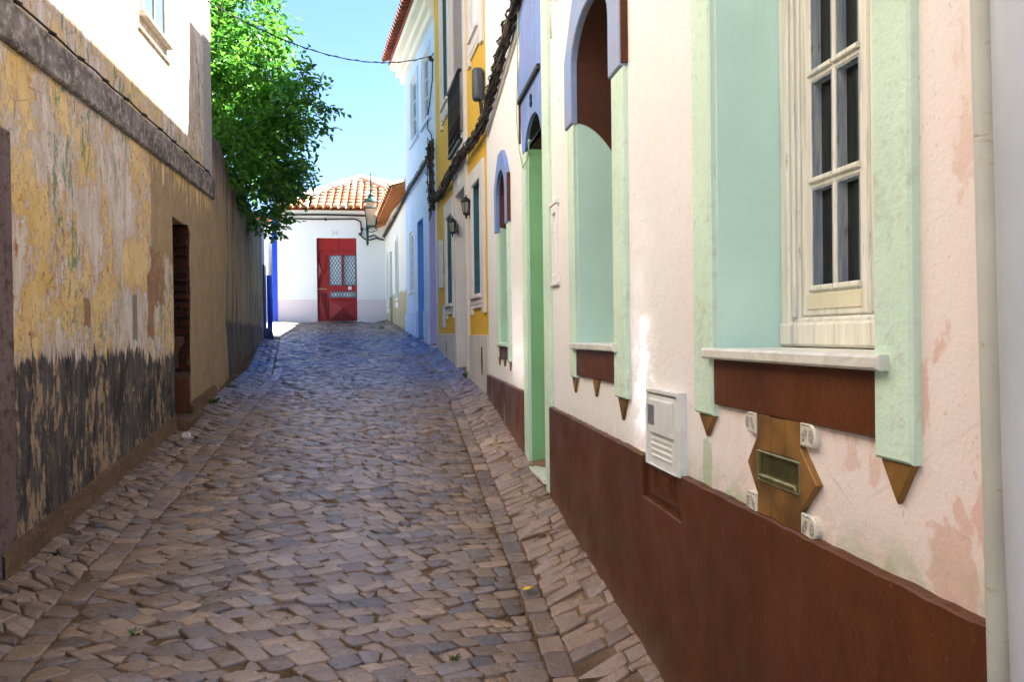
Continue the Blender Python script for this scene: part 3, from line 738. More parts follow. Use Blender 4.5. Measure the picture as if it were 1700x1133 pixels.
# arched window
lining(P, ph, h2, -.34, -.001, 'reveal_2')
def blue_hood(uc, hw, zb, zc, top, inner, mat='bluep'):
    o_ = [(uc - hw, zb), (uc + hw, zb), (uc + hw, zc), (uc + hw * .62, zc + (top - zc) * .62), (uc + hw * .25, top), (uc - hw * .25, top), (uc - hw * .62, zc + (top - zc) * .62), (uc - hw, zc)]
    i_ = [p for p in inner if p[1] > zb + .01]; i_ = [(i_[0][0], zb - 0)] + i_ + [(i_[-1][0], zb - 0)]
    outer = [o_[0], i_[-1]] + i_[::-1][1:-1] + [i_[0], o_[1]] + o_[2:]
    mb = MB(); P.slab(mb, outer, [], 0, .034, .005); obj('hood', mb, mat, ph)
    mb = MB(); P.slab(mb, [(uc - hw - .014, zb + .01), (uc - hw - .001, zb + .01), (uc - hw - .001, zc), (uc - hw - .014, zc)], [], 0, .03)
    obj('hood_edge', mb, 'brown', ph)
blue_hood(3.60, .515, 2.69, 3.04, 3.45, arch(3.61, .352, 1.5, 2.96, .212))
sw = MB(); P.slab(sw, rect(3.972, 4.10, 1.37, 2.689), [], 0, .024, .006); obj('surround_strip', sw, 'green', ph)
sw = MB(); P.slab(sw, rect(3.085, 3.248, 1.33, 2.689), [], 0, .024, .006); obj('surround_strip', sw, 'green', ph)
mb = MB(); P.slab(mb, rect(3.20, 4.02, 1.522, 1.553), [], -.3, .045, .005); obj('sill', mb, 'marble', ph)
mb = MB(); P.slab(mb, rect(3.25, 3.97, 1.385, 1.52), [], 0, .018, .004); obj('apron', mb, 'brown', ph)
spike(3.98, 4.09, 1.368, 0, 1.29); spike(3.55, 3.66, 1.383, 0, 1.30); spike(3.11, 3.23, 1.328, 0, 1.235)
grid_window(P, ph, 3.262, 3.96, 1.56, 2.94, -.30, .05, 'oldwood', 'glass', 2, (.25, .5, .75))
# niche window beyond the door
lining(P, ph, h3, -.30, -.001, 'reveal_3')
blue_hood(6.69, .39, 2.52, 2.92, 3.17, arch(6.69, .272, 1.5, 2.80, .212))
sw = MB(); P.slab(sw, rect(6.972, 7.07, 1.40, 2.519), [], 0, .022, .005); obj('surround_strip', sw, 'green', ph)
sw = MB(); P.slab(sw, rect(6.30, 6.408, 1.38, 2.519), [], 0, .022, .005); obj('surround_strip', sw, 'green', ph)
mb = MB(); P.slab(mb, rect(6.38, 7.0, 1.50, 1.53), [], -.28, .04, .005); obj('sill', mb, 'green', ph)
mb = MB(); P.slab(mb, rect(6.41, 6.97, 1.385, 1.499), [], 0, .016, .004); obj('apron', mb, 'brown', ph)
spike(6.97, 7.06, 1.398, 0, 1.325); spike(6.64, 6.73, 1.383, 0, 1.325); spike(6.31, 6.40, 1.378, 0, 1.30)
grid_window(P, ph, 6.42, 6.96, 1.54, 2.80, -.27, .05, 'oldwood', 'glass', 2, (.33, .66))
# street door no. 8
lining(P, ph, hd, -.34, -.001, 'reveal_d')
o_ = [(4.80, 2.88), (4.80, 4.9), (5.62, 4.9), (5.62, 3.62), (5.70, 3.50), (5.70, 3.28), (5.60, 3.18), (5.54, 2.9)]
inn = [p for p in arch(5.125, .297, .66, 2.86, .205) if p[1] > 2.9]
mb = MB(); P.slab(mb, [(4.80, 2.89)] + [(inn[0][0], 2.89)] + inn + [(inn[-1][0], 2.89)] + [(5.54, 2.89)] + o_[::-1][1:-1][0:5] + [(4.80, 4.9)], [], 0, .026, .004)
obj('door_hood', mb, 'bluep', ph)
sw = MB(); P.slab(sw, rect(4.63, 4.817, .62, 5.0), [], 0, .024, .006); obj('surround_strip', sw, 'green', ph)
sw = MB(); P.slab(sw, rect(5.435, 5.60, .62, 2.888), [], 0, .024, .006); obj('surround_strip', sw, 'green', ph)
mb = MB(); P.slab(mb, rect(4.82, 5.60, 3.262, 3.295), [], .026, .05, .004); obj('drip_moulding', mb, 'black', ph)
mb = MB(); P.slab(mb, rect(5.585, 5.605, 2.98, 3.26), [], .026, .04, .003); obj('drip_moulding', mb, 'brown', ph)
mb = MB(); text_mb(mb, P, "8", 5.14, 3.115, .125, .028, .036); obj('house_number', mb, 'black', ph)
mb = MB(); P.slab(mb, rect(4.78, 5.45, .665, .69), [], -.32, .045, .004); obj('doorstep', mb, 'marble', ph)
mb = MB(); P.slab(mb, rect(4.70, 5.58, .2, .664), [], -.3, .012, .004); obj('step_riser', mb, 'green', ph)
dr = MB(); P.slab(dr, rect(4.83, 5.42, .695, 2.86), [rect(4.90, 5.09, 1.0, 1.6), rect(5.16, 5.35, 1.0, 1.6), rect(4.90, 5.35, 1.8, 2.7)], -.36, -.31, .005)
P.box(dr, 4.83, 5.42, .70, 2.85, -.37, -.345); dd = obj('door', dr, 'oldwood', ph)
mb = MB(); P.slab(mb, rect(4.86, 4.885, 1.62, 1.74), [], -.31, -.27, .004); obj('handle', mb, 'brass', dd)
# painted-over box frame and wire bell beside the door
mb = MB(); P.slab(mb, rect(4.45, 4.60, 1.905, 2.36), [rect(4.475, 4.575, 1.95, 2.31)], 0, .014, .003); P.slab(mb, rect(4.43, 4.62, 2.36, 2.385), [], 0, .02, .003); P.slab(mb, rect(4.43, 4.62, 1.885, 1.905), [], 0, .02, .003)
obj('blind_frame', mb, 'pink', ph)
mb = MB(); mb.tube([P.P(4.42, 3.55, 0), P.P(4.42, 3.55, .03), P.P(4.43, 3.56, .05)], [.03, .032, .022], 8); mb.tube([P.P(4.42, 3.56, .04), P.P(4.55, 3.35, .01)], .006, 5); obj('wire_boss', mb, 'pink', ph)
mb = MB(); P.slab(mb, [(7.12, 4.72), (7.3, 5.0), (7.3, 6.6), (6.2, 6.6), (6.2, 5.0), (6.3, 4.9), (7.05, 4.9)], [], 0, .02, .004); obj('window_apron', mb, 'bluep', ph)

# letterbox in its tile panel
lb = thing('letterbox', (.95, 1.825, 1.13), 'brass letter slot set in an ochre brown tile diamond below the nearest window', 'letterbox')
us = [1.715, 1.789, 1.864, 1.938]
mb = MB(); P.slab(mb, rect(1.716, 1.937, 1.121, 1.208), [], 0, .0095); P.slab(mb, rect(1.716, 1.937, 1.292, 1.380), [], 0, .0095); obj('grout', mb, 'tile_white', lb)
for i in range(3):
    mb = MB(); P.slab(mb, rect(us[i] + .001, us[i + 1] - .001, 1.293, 1.386 - (.004 if i == 1 else 0)), [], 0, .013, .0015); obj('tile', mb, 'ochre_tile', lb)
    mb = MB(); P.slab(mb, rect(us[i] + .001, us[i + 1] - .001, 1.12, 1.207), [], 0, .013, .0015); obj('tile', mb, 'ochre_tile', lb)
mb = MB(); P.slab(mb, [(1.714, 1.325), (1.714, 1.175), (1.640, 1.250)][::-1], [], 0, .016, .002); obj('arrow_tile', mb, 'ochre_tile', lb)
mb = MB(); P.slab(mb, [(1.939, 1.325), (1.939, 1.175), (1.996, 1.250)], [], 0, .013, .002); obj('arrow_tile', mb, 'ochre_tile', lb)
mb = MB(); P.slab(mb, rect(1.716, 1.937, 1.209, 1.291), [rect(1.724, 1.930, 1.217, 1.284)], 0, .016, .002); sf = obj('slot_frame', mb, 'brass', lb)
mb = MB(); P.slab(mb, rect(1.726, 1.928, 1.219, 1.282), [], 0, .006, .002); P.slab(mb, rect(1.735, 1.919, 1.262, 1.264), [], .006, .008); obj('flap', mb, 'brass_dark', sf)
mb = MB(); mb.hexa([P.P(1.726, 1.218, .006), P.P(1.728, 1.218, .006)] * 4) if 0 else P.slab(mb, [(1.728, 1.219), (1.926, 1.219), (1.920, 1.231), (1.734, 1.231)], [], .006, .020, .003); obj('flap_lip', mb, 'brass', sf)
def corner_tile(u0, u1, z0, z1):
    """white tile with a rounded outer end, a dark oval and a leaf"""
    h = (z1 - z0); uo = u1 if u1 > 1.9 else u0; ui = u0 if u1 > 1.9 else u1; s = 1 if u1 > 1.9 else -1
    c = (uo - s * h * .42, (z0 + z1) / 2)
    pl = [(ui, z0)] + [(c[0] + s * h * .42 * math.cos(t), c[1] + h / 2 * math.sin(t)) for t in [(-90 + 180 * i / 8) * math.pi / 180 for i in range(9)]] + [(ui, z1)]
    mb = MB(); P.slab(mb, pl, [], 0, .016, .003); ct = obj('corner_tile', mb, 'tile_white', lb)
    mb = MB()
    ov = [(uo - s * .018 + .009 * math.cos(t), c[1] + h * .30 * math.sin(t)) for t in [2 * math.pi * i / 12 for i in range(12)]]; P.slab(mb, ov, [], .016, .0175)
    cu_ = (ui + s * .020); lfp = [(cu_ + .010 * math.cos(t) + s * .008 * math.sin(t), c[1] + h * .30 * math.sin(t)) for t in [2 * math.pi * i / 12 for i in range(12)]]; P.slab(mb, lfp, [], .016, .0172)
    for k in range(5):
        x = ui + s * (.006 + k * .008); P.slab(mb, rect(min(x, x + s * .005), max(x, x + s * .005), z0 + h * .04, z0 + h * .11), [], .016, .0172); P.slab(mb, rect(min(x, x + s * .005), max(x, x + s * .005), z1 - h * .11, z1 - h * .04), [], .016, .0172)
    obj('painted_motif', mb, 'tile_dark', ct)
for u0, u1 in ((1.940, 2.005), (1.645, 1.713)):
    corner_tile(u0, u1, 1.330, 1.386); corner_tile(u0, u1, 1.118, 1.174)

# gas meter box
gm = thing('meter_box', (.95, 2.64, .98), 'white metal meter cupboard with louvres half sunk in the brown plinth', 'meter box')
mb = MB(); P.slab(mb, rect(2.470, 2.815, 1.118, 1.400), [rect(2.492, 2.805, 1.118 + .003, 1.383)], 0, .030, .003); obj('frame', mb, 'metalwhite', gm)
mb = MB(); P.slab(mb, rect(2.496, 2.800, 1.120, 1.376), [], 0, .022, .003); md = obj('door', mb, 'metalwhite', gm)
mb = MB(); P.slab(mb, rect(2.535, 2.775, 1.238, 1.362), [], .022, .034, .004); rp = obj('raised_cover', mb, 'metalwhite', md)
mb = MB(); P.slab(mb, rect(2.700, 2.768, 1.268, 1.340), [], .034, .0355, .0005); obj('inspection_window', mb, 'metergrey', rp)
for k in range(4):
    mb = MB(); P.slab(mb, rect(2.55, 2.76, 1.212 - k * .021, 1.222 - k * .021), [], .022, .0255, .002); obj('louvre', mb, 'metalwhite', md)
mb = MB(); P.slab(mb, rect(2.783, 2.795, 1.215, 1.238), [], .022, .030, .003); obj('latch', mb, 'metalwhite', md)
mb = MB(); P.slab(mb, rect(2.475, 2.81, 1.005, 1.117), [], 0, .018, .003); P.slab(mb, rect(2.457, 2.858, .974, 1.004), [], 0, .006); P.slab(mb, rect(2.816, 2.858, 1.005, 1.136), [], 0, .004)
for k in range(4): P.slab(mb, rect(2.53 + k * .02, 2.75 - k * .02, 1.025 + k * .010, 1.112 - k * .006), [rect(2.533 + k * .02, 2.747 - k * .02, 1.028 + k * .010, 1.109 - k * .006)], .018, .0205)
obj('lower_cover', mb, 'brown', gm, label='brown painted lower cover of the cupboard')

# drain pipes at the right edge
dp = thing('drain_pipe', (.93, 1.10, 0), 'thin cream drain pipe standing on the pink wall, left of the thicker one', 'pipe')
mb = MB(); mb.tube([(.930, 1.125, 6.6), (.926, 1.115, 2.6), (.923, 1.082, 1.4), (.922, 1.068, .9), (.922, 1.066, .1)], .024, 16); obj('pipe', mb, 'pipe', dp)
mb = MB(); mb.tube([(.922, 1.066, .5), (.922, 1.067, .55)], .028, 16); obj('collar', mb, 'pipe', dp)
dp = thing('drain_pipe', (.90, 1.0, 0), 'thick blue grey drain pipe at the right edge of the picture', 'pipe')
mb = MB(); mb.tube([(.895, 1.005, 6.6), (.893, .995, 2.6), (.885, .957, 1.4), (.885, .935, .9), (.885, .93, .05)], .050, 22); obj('pipe', mb, 'pipe2', dp)
mb = MB(); mb.tube([(.885, .932, .5), (.885, .932, .58)], .055, 18); obj('collar', mb, 'pipe2', dp)

# ---------------------------------------------------------------- yellow house
Y = YEL
yh = thing('house', (.9, 9.5, 0), 'yellow house with pale grey trim and plinth, between the pink and the pale blue houses', 'house')
L_ = Y.L
def surround(fac, par, u0, u1, z0, z1, hu0, hu1, hz0, hz1, mat, d=.03, feet=True):
    sh = rect(u0, u1, z0 + .10, z1)
    mb = MB(); fac.slab(mb, sh, [rect(hu0, hu1, hz0, hz1)], 0, d, .006); fac.slab(mb, rect(hu0 - .05, hu1 + .05, hz0 - .045, hz0 - .003), [], d, d + .03, .004)
    if feet:
        fac.slab(mb, rect(u0, u0 + .13, z0, z0 + .10), [], 0, d, .006); fac.slab(mb, rect(u1 - .13, u1, z0, z0 + .10), [], 0, d, .006)
        fac.slab(mb, rect(u0 + .131, u1 - .131, z0 + .06, z0 + .10), [], 0, d * .8, .004)
    return obj('surround', mb, mat, par)
yholes = [rect(.30, .84, 2.04, 3.25), rect(2.50, 3.10, 2.03, 3.22), rect(1.32, 2.12, .9, 3.36), rect(.28, .74, 4.86, 6.4), rect(2.72, 3.30, 4.82, 6.4), rect(1.34, 2.26, 4.0, 6.4)]
mb = MB(); Y.slab(mb, rect(0.002, L_, -.2, 7.9), yholes, -.42, 0); obj('wall', mb, 'yellow', yh); mass(Y, yh, 0.05, L_, -.2, 7.9, 6, 'yellow')
mb = MB(); Y.slab(mb, rect(.0, 1.185, -.2, 1.60), [], 0, .016, .004); obj('plinth', mb, 'yellow_plinth', yh); mb = MB(); Y.slab(mb, rect(2.255, L_, -.2, 1.62), [rect(3.2, 3.33, 1.22, 1.52)], 0, .016, .004); obj('plinth', mb, 'yellow_plinth', yh)
mb = MB(); Y.slab(mb, [(3.2 + .0, 1.22), (3.33, 1.22), (3.33, 1.52), (3.2, 1.52)], [], 0, .008); obj('vent', mb, 'black', yh); mb = MB(); Y.slab(mb, [(.30, 1.18), (.345, 1.2), (.36, 1.33), (.345, 1.47), (.30, 1.48), (.285, 1.33)], [], .016, .021); obj('vent', mb, 'black', yh)
# door bay: a full-height grey strip, door below and balcony door above
mb = MB(); Y.slab(mb, [(1.19, .2), (2.25, .2), (2.25, 3.80), (1.19, 3.80)], [rect(1.32, 2.12, .9, 3.36)], 0, .030, .006); Y.slab(mb, rect(1.20, 2.40, 3.805, 7.8), [rect(1.34, 2.26, 4.0, 6.4)], 0, .03, .006); obj('door_bay', mb, 'yellow_trim', yh)
lining(Y, yh, rect(1.32, 2.12, .9, 3.36), -.26, .001, 'yellow_trim'); lining(Y, yh, rect(1.34, 2.26, 4.0, 6.4), -.2, .001, 'blue_reveal')
mb = MB(); Y.slab(mb, rect(1.33, 2.11, 1.0, 3.35), [rect(1.42, 1.69, 1.3, 3.2), rect(1.77, 2.04, 1.3, 3.2)], -.26, -.22, .005); Y.box(mb, 1.33, 2.11, 1.0, 3.34, -.28, -.25); obj('door', mb, 'greyblue_door', yh)
mb = MB(); Y.slab(mb, rect(1.26, 2.26, .7, 1.08), [], -.26, .06, .006); obj('doorstep', mb, 'yellow_trim', yh)
mb = MB(); Y.slab(mb, rect(1.68, 1.78, 3.45, 3.60), [], .03, .036, .002); obj('number_plate', mb, 'sash', yh)
def sashwin(fac, par, h, mat_lin, d=-.10, zs=(.36, .68)):
    lining(fac, par, h, -.2, .001, mat_lin)
    u0, u1, z0, z1 = h[0][0], h[1][0], h[0][1], h[2][1]
    return grid_window(fac, par, u0 + .005, u1 - .005, z0 + .005, z1 - .005, d, .05, 'sash', 'pane', 2, zs, t=.04)
surround(Y, yh, .10, 1.02, 1.83, 3.42, .30, .84, 2.04, 3.25, 'yellow_trim'); sashwin(Y, yh, yholes[0], 'teal', -.06)
surround(Y, yh, 2.37, 3.24, 1.83, 3.43, 2.50, 3.10, 2.03, 3.22, 'yellow_trim'); sashwin(Y, yh, yholes[1], 'teal', -.06)
surround(Y, yh, .07, .98, 4.60, 6.6, .28, .74, 4.86, 6.4, 'yellow_trim'); sashwin(Y, yh, yholes[3], 'sash', -.05, (.3, .6))
surround(Y, yh, 2.58, 3.55, 4.56, 6.6, 2.72, 3.30, 4.82, 6.4, 'yellow_trim'); sashwin(Y, yh, yholes[4], 'teal', -.06, (.25, .5, .75))
sashwin(Y, yh, yholes[5], 'yellow_trim', -.12, (.3, .6))
# iron balcony railing
br = MB(); Y.slab(br, rect(1.38, 2.42, 3.90, 3.935), [], .03, .075, .004); bb = obj('balcony', br, 'black', yh, label='small black iron balcony of the yellow house')
mb = MB()
for zz in (4.02, 4.74): mb.tube([Y.P(1.40, zz, .03), Y.P(1.40, zz, .06), Y.P(2.40, zz, .06), Y.P(2.40, zz, .03)], .013 if zz > 4.5 else .008, 6)
Y.slab(mb, rect(1.38, 2.42, 4.735, 4.755), [], .035, .08, .003)
for k in range(15): 
    u = 1.40 + 1.0 * k / 14; mb.tube([Y.P(u, 3.93, .06), Y.P(u, 4.74, .06)], .006, 4)
for zz in (4.14, 4.56): mb.tube([Y.P(1.40, zz, .06), Y.P(2.40, zz, .06)], .005, 4)
for k in range(7):
    for zz in (4.25, 4.5):
        u = 1.472 + .143 * k; mb.tube([Y.P(u + .035 * math.cos(t), zz + .035 * math.sin(t), .06) for t in [2 * math.pi * i / 8 for i in range(9)]], .006, 4)
obj('railing', mb, 'black', bb)
mb = MB(); Y.slab(mb, rect(1.26, 2.34, 3.80, 3.83), [], .03, .06, .003); obj('balcony_ledge', mb, 'yellow_trim', yh)
mb = MB(); Y.box(mb, -.0, L_, 7.9, 7.96, -6, .28); obj('roof', mb, 'cornice', yh)
mb = MB(); roof_tiles(mb, Y.P(0, 7.95, .10), (Y.P(1, 0) - Y.P(0, 0)), Vector((1, 0, .42)), L_, lambda s: 2.5, row=.5); obj('roof_tiles', mb, 'tiles', yh)
mb = MB(); Y.slab(mb, rect(3.62, 3.78, 2.30, 3.0), [], 0, .05, .006); Y.slab(mb, rect(3.40, 3.50, 1.72, 2.02), [], 0, .04, .006); obj('cabinet', mb, 'palebluewood', yh)

def wall_lantern(fac, u, z, sc, label, mat='black', glass='lampgreyglass'):
    c = fac.P(u, z, .085 * sc / 1.0)
    t = thing('wall_lantern', c, label, 'lantern', 'black wall lanterns of the yellow house')
    k = sc
    mb = MB(); mb.lathe([(.004, .155 * k), (.010, .15 * k), (.006, .135 * k), (.016, .125 * k), (.055 * k, .09 * k), (.072 * k, .065 * k), (.070 * k, .058 * k)], c, 6)
    obj('cap', mb, mat, t)
    mb = MB(); mb.lathe([(.055 * k, .056 * k), (.036 * k, -.08 * k)], c, 6); gl = obj('lamp_glass', mb, glass, t)
    mb = MB()
    for i in range(6):
        a = math.pi * 2 * i / 6; mb.tube([(c.x + .058 * k * math.cos(a), c.y + .058 * k * math.sin(a), c.z + .058 * k), (c.x + .038 * k * math.cos(a), c.y + .038 * k * math.sin(a), c.z - .082 * k)], .0045 * k, 4)
    mb.lathe([(.044 * k, -.078 * k), (.040 * k, -.095 * k), (.016 * k, -.115 * k), (.010, -.13 * k), (.014 * k, -.14 * k), (.004, -.155 * k)], c, 6)
    obj('cage', mb, mat, t)
    mb = MB(); w0 = fac.P(u, z - .05 * k, .002); w1 = fac.P(u, z - .10 * k, .05 * k)
    mb.tube([w0, w1, c + Vector((0, 0, -.10 * k))], .009 * k, 6); fac.slab(mb, rect(u - .03 * k, u + .03 * k, z - .11 * k, z + .04 * k), [], .001, .012, .003); obj('wall_bracket', mb, mat, t)
wall_lantern(Y, .90, 3.04, .88, 'nearer black wall lantern, just right of the grey door bay of the yellow house')
wall_lantern(Y, 2.06, 2.98, .85, 'farther black wall lantern, by the left edge of the grey door bay')
jb = thing('junction_box', Y.P(.06, 4.05, .0), 'rounded dark grey cable junction box high on the yellow wall', 'junction box')
mb = MB(); mb.tube([Y.P(.05, 4.30, .07), Y.P(.05, 4.28, .07), Y.P(.05, 4.00, .07), Y.P(.05, 3.98, .07)], [.05, .062, .062, .05], 12); obj('casing', mb, simple('dark_grey_plastic', (.045, .055, .07), .4, .4).m, jb)
mb = MB(); mb.tube([Y.P(.09, 3.99, .05), Y.P(.08, 3.85, .04)], .008, 5); mb.tube([Y.P(.02, 3.99, .05), Y.P(.03, 3.85, .04)], .008, 5); obj('cable_tail', mb, 'black', jb)

# ---------------------------------------------------------------- pale blue house
B = BLU
bh = thing('house', (.5, 13.8, 0), 'tall pale blue house with overhanging red tiled eave, beyond the yellow house', 'house')
bholes = [rect(.16, .68, 1.25, 3.70), rect(1.28, 1.90, 1.35, 3.62), rect(2.40, 2.88, 2.42, 3.56), rect(1.72, 2.42, 5.2, 6.25), rect(.45, 1.15, 5.2, 6.25)]
mb = MB(); B.slab(mb, rect(0.002, B.L, -.2, 7.0), bholes, -.42, 0); obj('wall', mb, 'blue_wall', bh); mass(B, bh, 0.05, B.L, -.2, 6.95, 5, 'blue_wall')
mb = MB(); B.slab(mb, rect(1.98, B.L + .03, .8, 2.03), [], 0, .03, .006); obj('plinth', mb, 'blue_wall', bh); mb = MB(); B.slab(mb, rect(.74, 1.22, .8, 2.03), [], 0, .03, .006); obj('plinth', mb, 'blue_wall', bh)
lining(B, bh, bholes[0], -.25, .001, 'lilac'); lining(B, bh, bholes[1], -.30, .001, 'blue_reveal'); lining(B, bh, bholes[2], -.12, .001, 'white')
mb = MB(); B.box(mb, .17, .67, 1.3, 3.69, -.28, -.24); obj('door', mb, 'lilac', bh)
mb = MB(); B.slab(mb, rect(1.29, 1.89, 1.4, 3.61), [], -.34, -.29, .004); obj('door', mb, 'blue_reveal', bh)
mb = MB(); B.slab(mb, rect(.12, .72, 1.15, 1.44), [], -.25, .05, .01); obj('doorstep', mb, 'yellow_plinth', bh); mb = MB(); B.slab(mb, rect(1.24, 1.94, 1.2, 1.52), [], -.3, .05, .01); obj('doorstep', mb, 'yellow_plinth', bh)
grid_window(B, bh, 2.405, 2.875, 2.425, 3.555, -.03, .05, 'sash', 'pane', 2, (.2, .4, .6, .8)); 
mb = MB(); B.slab(mb, rect(2.36, 2.92, 2.385, 2.42), [], 0, .05, .004); obj('sill', mb, 'marble', bh)
for h in bholes[3:]:
    lining(B, bh, h, -.10, .004, 'white'); grid_window(B, bh, h[0][0] + .003, h[1][0] - .003, h[0][1] + .003, h[2][1] - .003, -.03, .05, 'palebluewood', 'pane', 2, (.33, .66))
    mb = MB(); B.slab(mb, grow(h, .08), [grow(h, .012)], 0, .018, .004); B.slab(mb, rect(h[0][0] - .12, h[1][0] + .12, h[0][1] - .13, h[0][1] - .082), [], 0, .05, .004); obj('surround', mb, 'blue_wall', bh)
mb = MB(); B.slab(mb, rect(.0, B.L + .10, 6.56, 6.70), [], 0, .07, .01); B.slab(mb, rect(.0, B.L + .15, 6.70, 6.84), [], 0, .14, .01); B.slab(mb, rect(.0, B.L + .20, 6.84, 6.97), [], -.1, .24, .01); obj('cornice', mb, 'cornice', bh)
mb = MB(); B.slab(mb, rect(0, B.L + .26, 6.972, 7.0), [], -.3, .27, .004)
roof_tiles(mb, B.P(0, 7.0, .36), (B.P(1, 0) - B.P(0, 0)), Vector((1, 0, .40)), B.L + .28, lambda s: 3., pitch=.15, r=.062, row=.4); obj('roof', mb, 'tiles_dark', bh)

# ---------------------------------------------------------------- low white house with orange eave
W = LOW
lh = thing('house', (.05, 17, 0), 'low whitewashed house with stained yellow base and orange eave, touching the far house', 'house')
wa = arch(1.30, .16, 2.42, 3.50, .14); wb = arch(2.80, .17, 2.35, 3.35, .14); wd = rect(2.10, 2.48, 1.7, 3.50)
mb = MB(); W.slab(mb, rect(0.002, W.L, .2, 4.34), [wa, wb, wd], -.42, 0); obj('wall', mb, 'low', lh); mass(W, lh, .05, W.L - .05, .2, 4.3, 4.5, 'low')
for h in (wa, wb):
    lining(W, lh, h, -.12, .001, 'white'); u0, u1 = h[0][0], h[1][0]; zt = max(p[1] for p in h)
    grid_window(W, lh, u0 + .004, u1 - .004, h[0][1] + .005, zt - .12, -.05, .04, 'cream_wood', 'pane', 2, (.5,))
    mb = MB(); W.slab(mb, grow(h, .07), [grow(h, .012)], 0, .02, .004); W.slab(mb, rect(u0 - .07, u1 + .07, h[0][1] - .22, h[0][1] - .10), [], 0, .02, .004); obj('surround', mb, 'cornice', lh)
mb = MB(); W.slab(mb, rect(2.105, 2.475, 1.8, 3.495), [], -.22, -.16, .004); obj('door', mb, 'palebluewood', lh)
mb = MB(); vs = [W.P(-.02, 4.47, .26), W.P(W.L, 4.10, .26), W.P(W.L, 4.26, -.12), W.P(-.02, 4.63, -.12)]
vs2 = [v + Vector((0, 0, .05)) for v in vs]; mb.add(vs + vs2, [(3, 2, 1, 0), (4, 5, 6, 7), (0, 1, 5, 4), (1, 2, 6, 5), (2, 3, 7, 6), (3, 0, 4, 7)]); obj('eave', mb, 'tiles_orange', lh)
mb = MB(); e0 = W.P(0, 4.50, .29); e1 = W.P(W.L, 4.13, .29)
roof_tiles(mb, e0, e1 - e0, Vector((1, .1, .36)), (e1 - e0).length, lambda s: 3.2, pitch=.19); obj('roof', mb, 'tiles', lh)

# ---------------------------------------------------------------- far house with the crimson door
F = FAR
fh = thing('house', (-1.3, 18.65, 1.9), 'white single-storey house with crimson door and hipped tile roof closing the street', 'house')
dh = rect(.985, 1.895, 1.93, 3.905)
mb = MB(); F.slab(mb, rect(0, 3.6, 1.0, 4.52), [dh], -.3, 0); obj('wall', mb, 'far', fh)
mb = MB(); mb.box((-2.719, 18.96, 1.0), (.9, 23.0, 4.5)); obj('rear_walls', mb, 'far', fh)
mb = MB(); F.slab(mb, rect(-.012, .10, 1.9, 4.52), [], 0, .012, .002); obj('corner_stripe', mb, 'cobalt', fh, label='cobalt blue painted corner of the white house')
mb = MB(); F.slab(mb, rect(.94, 1.94, 1.86, 1.955), [], -.1, .05, .006); obj('doorstep', mb, 'marble', fh)
D0 = -.075
frm = MB(); F.slab(frm, rect(.985, 1.895, 1.957, 3.903), [rect(1.005, 1.205, 1.98, 3.60), rect(1.225, 1.880, 1.98, 3.60), rect(1.005, 1.46, 3.62, 3.885), rect(1.48, 1.880, 3.62, 3.885)], D0 - .05, D0, .004); dor = obj('door', frm, 'reddoor', fh)
mb = MB(); F.box(mb, 1.0, 1.46, 3.615, 3.89, D0 - .045, D0 - .012); F.box(mb, 1.475, 1.885, 3.615, 3.89, D0 - .045, D0 - .012); obj('top_panel', mb, 'reddoor', dor)
def facet(pts, mat, name='facet_panel'):
    mb = MB(); mb.add([F.P(a, b, D0 - .04 + c) for a, b, c in pts], [tuple(range(len(pts)))]); obj(name, mb, mat, dor)
# side leaf: folded facets
a0, a1, z0, z1 = 1.006, 1.204, 1.98, 3.60
facet([(a0, z0, 0), (a1, z0, 0), (a0 + .03, 2.62, .05)], 'reddoor'); facet([(a1, z0, 0), (a1, 2.62, 0), (a0 + .03, 2.62, .05)], 'reddark'); facet([(a0, z0, 0), (a0 + .03, 2.62, .05), (a0, 2.62, 0)], 'reddark')
facet([(a0, 2.62, 0), (a1, 2.62, 0), (a1, 3.2, 0), (a0 + .1, 3.14, .04)], 'reddoor'); facet([(a0, 2.62, 0), (a0 + .1, 3.14, .04), (a0, 3.6, 0)], 'reddark'); facet([(a0 + .1, 3.14, .04), (a1, 3.2, 0), (a1, 3.6, 0), (a0, 3.6, 0)], 'reddoor')
facet([(a0 + .012, 2.93, .055), (a0 + .075, 3.14, .06), (a0 + .012, 3.36, .055)], 'pinkfacet', 'pale_facet')
mb = MB(); F.slab(mb, rect(1.0, 1.20, 2.705, 2.735), [], D0, D0 + .03, .004); obj('handle', mb, 'brasshandle', dor)
# main leaf: grilles above a big pyramid panel
b0, b1 = 1.226, 1.879
mb = MB(); F.slab(mb, rect(b0, b1, 2.47, 3.60), [rect(1.258, 1.545, 2.805, 3.505), rect(1.585, 1.868, 2.805, 3.505), rect(1.262, 1.868, 2.52, 2.655)], D0 - .035, D0 - .005, .003); lf = obj('leaf', mb, 'reddoor', dor)
ax, az = 1.56, 2.27
for tri, mt in (([(b0, 2.47, 0), (b0, z0, 0), (ax, az, .05)], 'reddoor'), ([(b0, z0, 0), (b1, z0, 0), (ax, az, .05)], 'reddark'), ([(b1, z0, 0), (b1, 2.47, 0), (ax, az, .05)], 'reddoor'), ([(b1, 2.47, 0), (b0, 2.47, 0), (ax, az, .05)], 'reddoor')): facet(tri, mt)
mb = MB(); F.box(mb, 1.24, 1.875, 2.5, 3.52, D0 - .055, D0 - .045); obj('frosted_pane', mb, 'frost', lf)
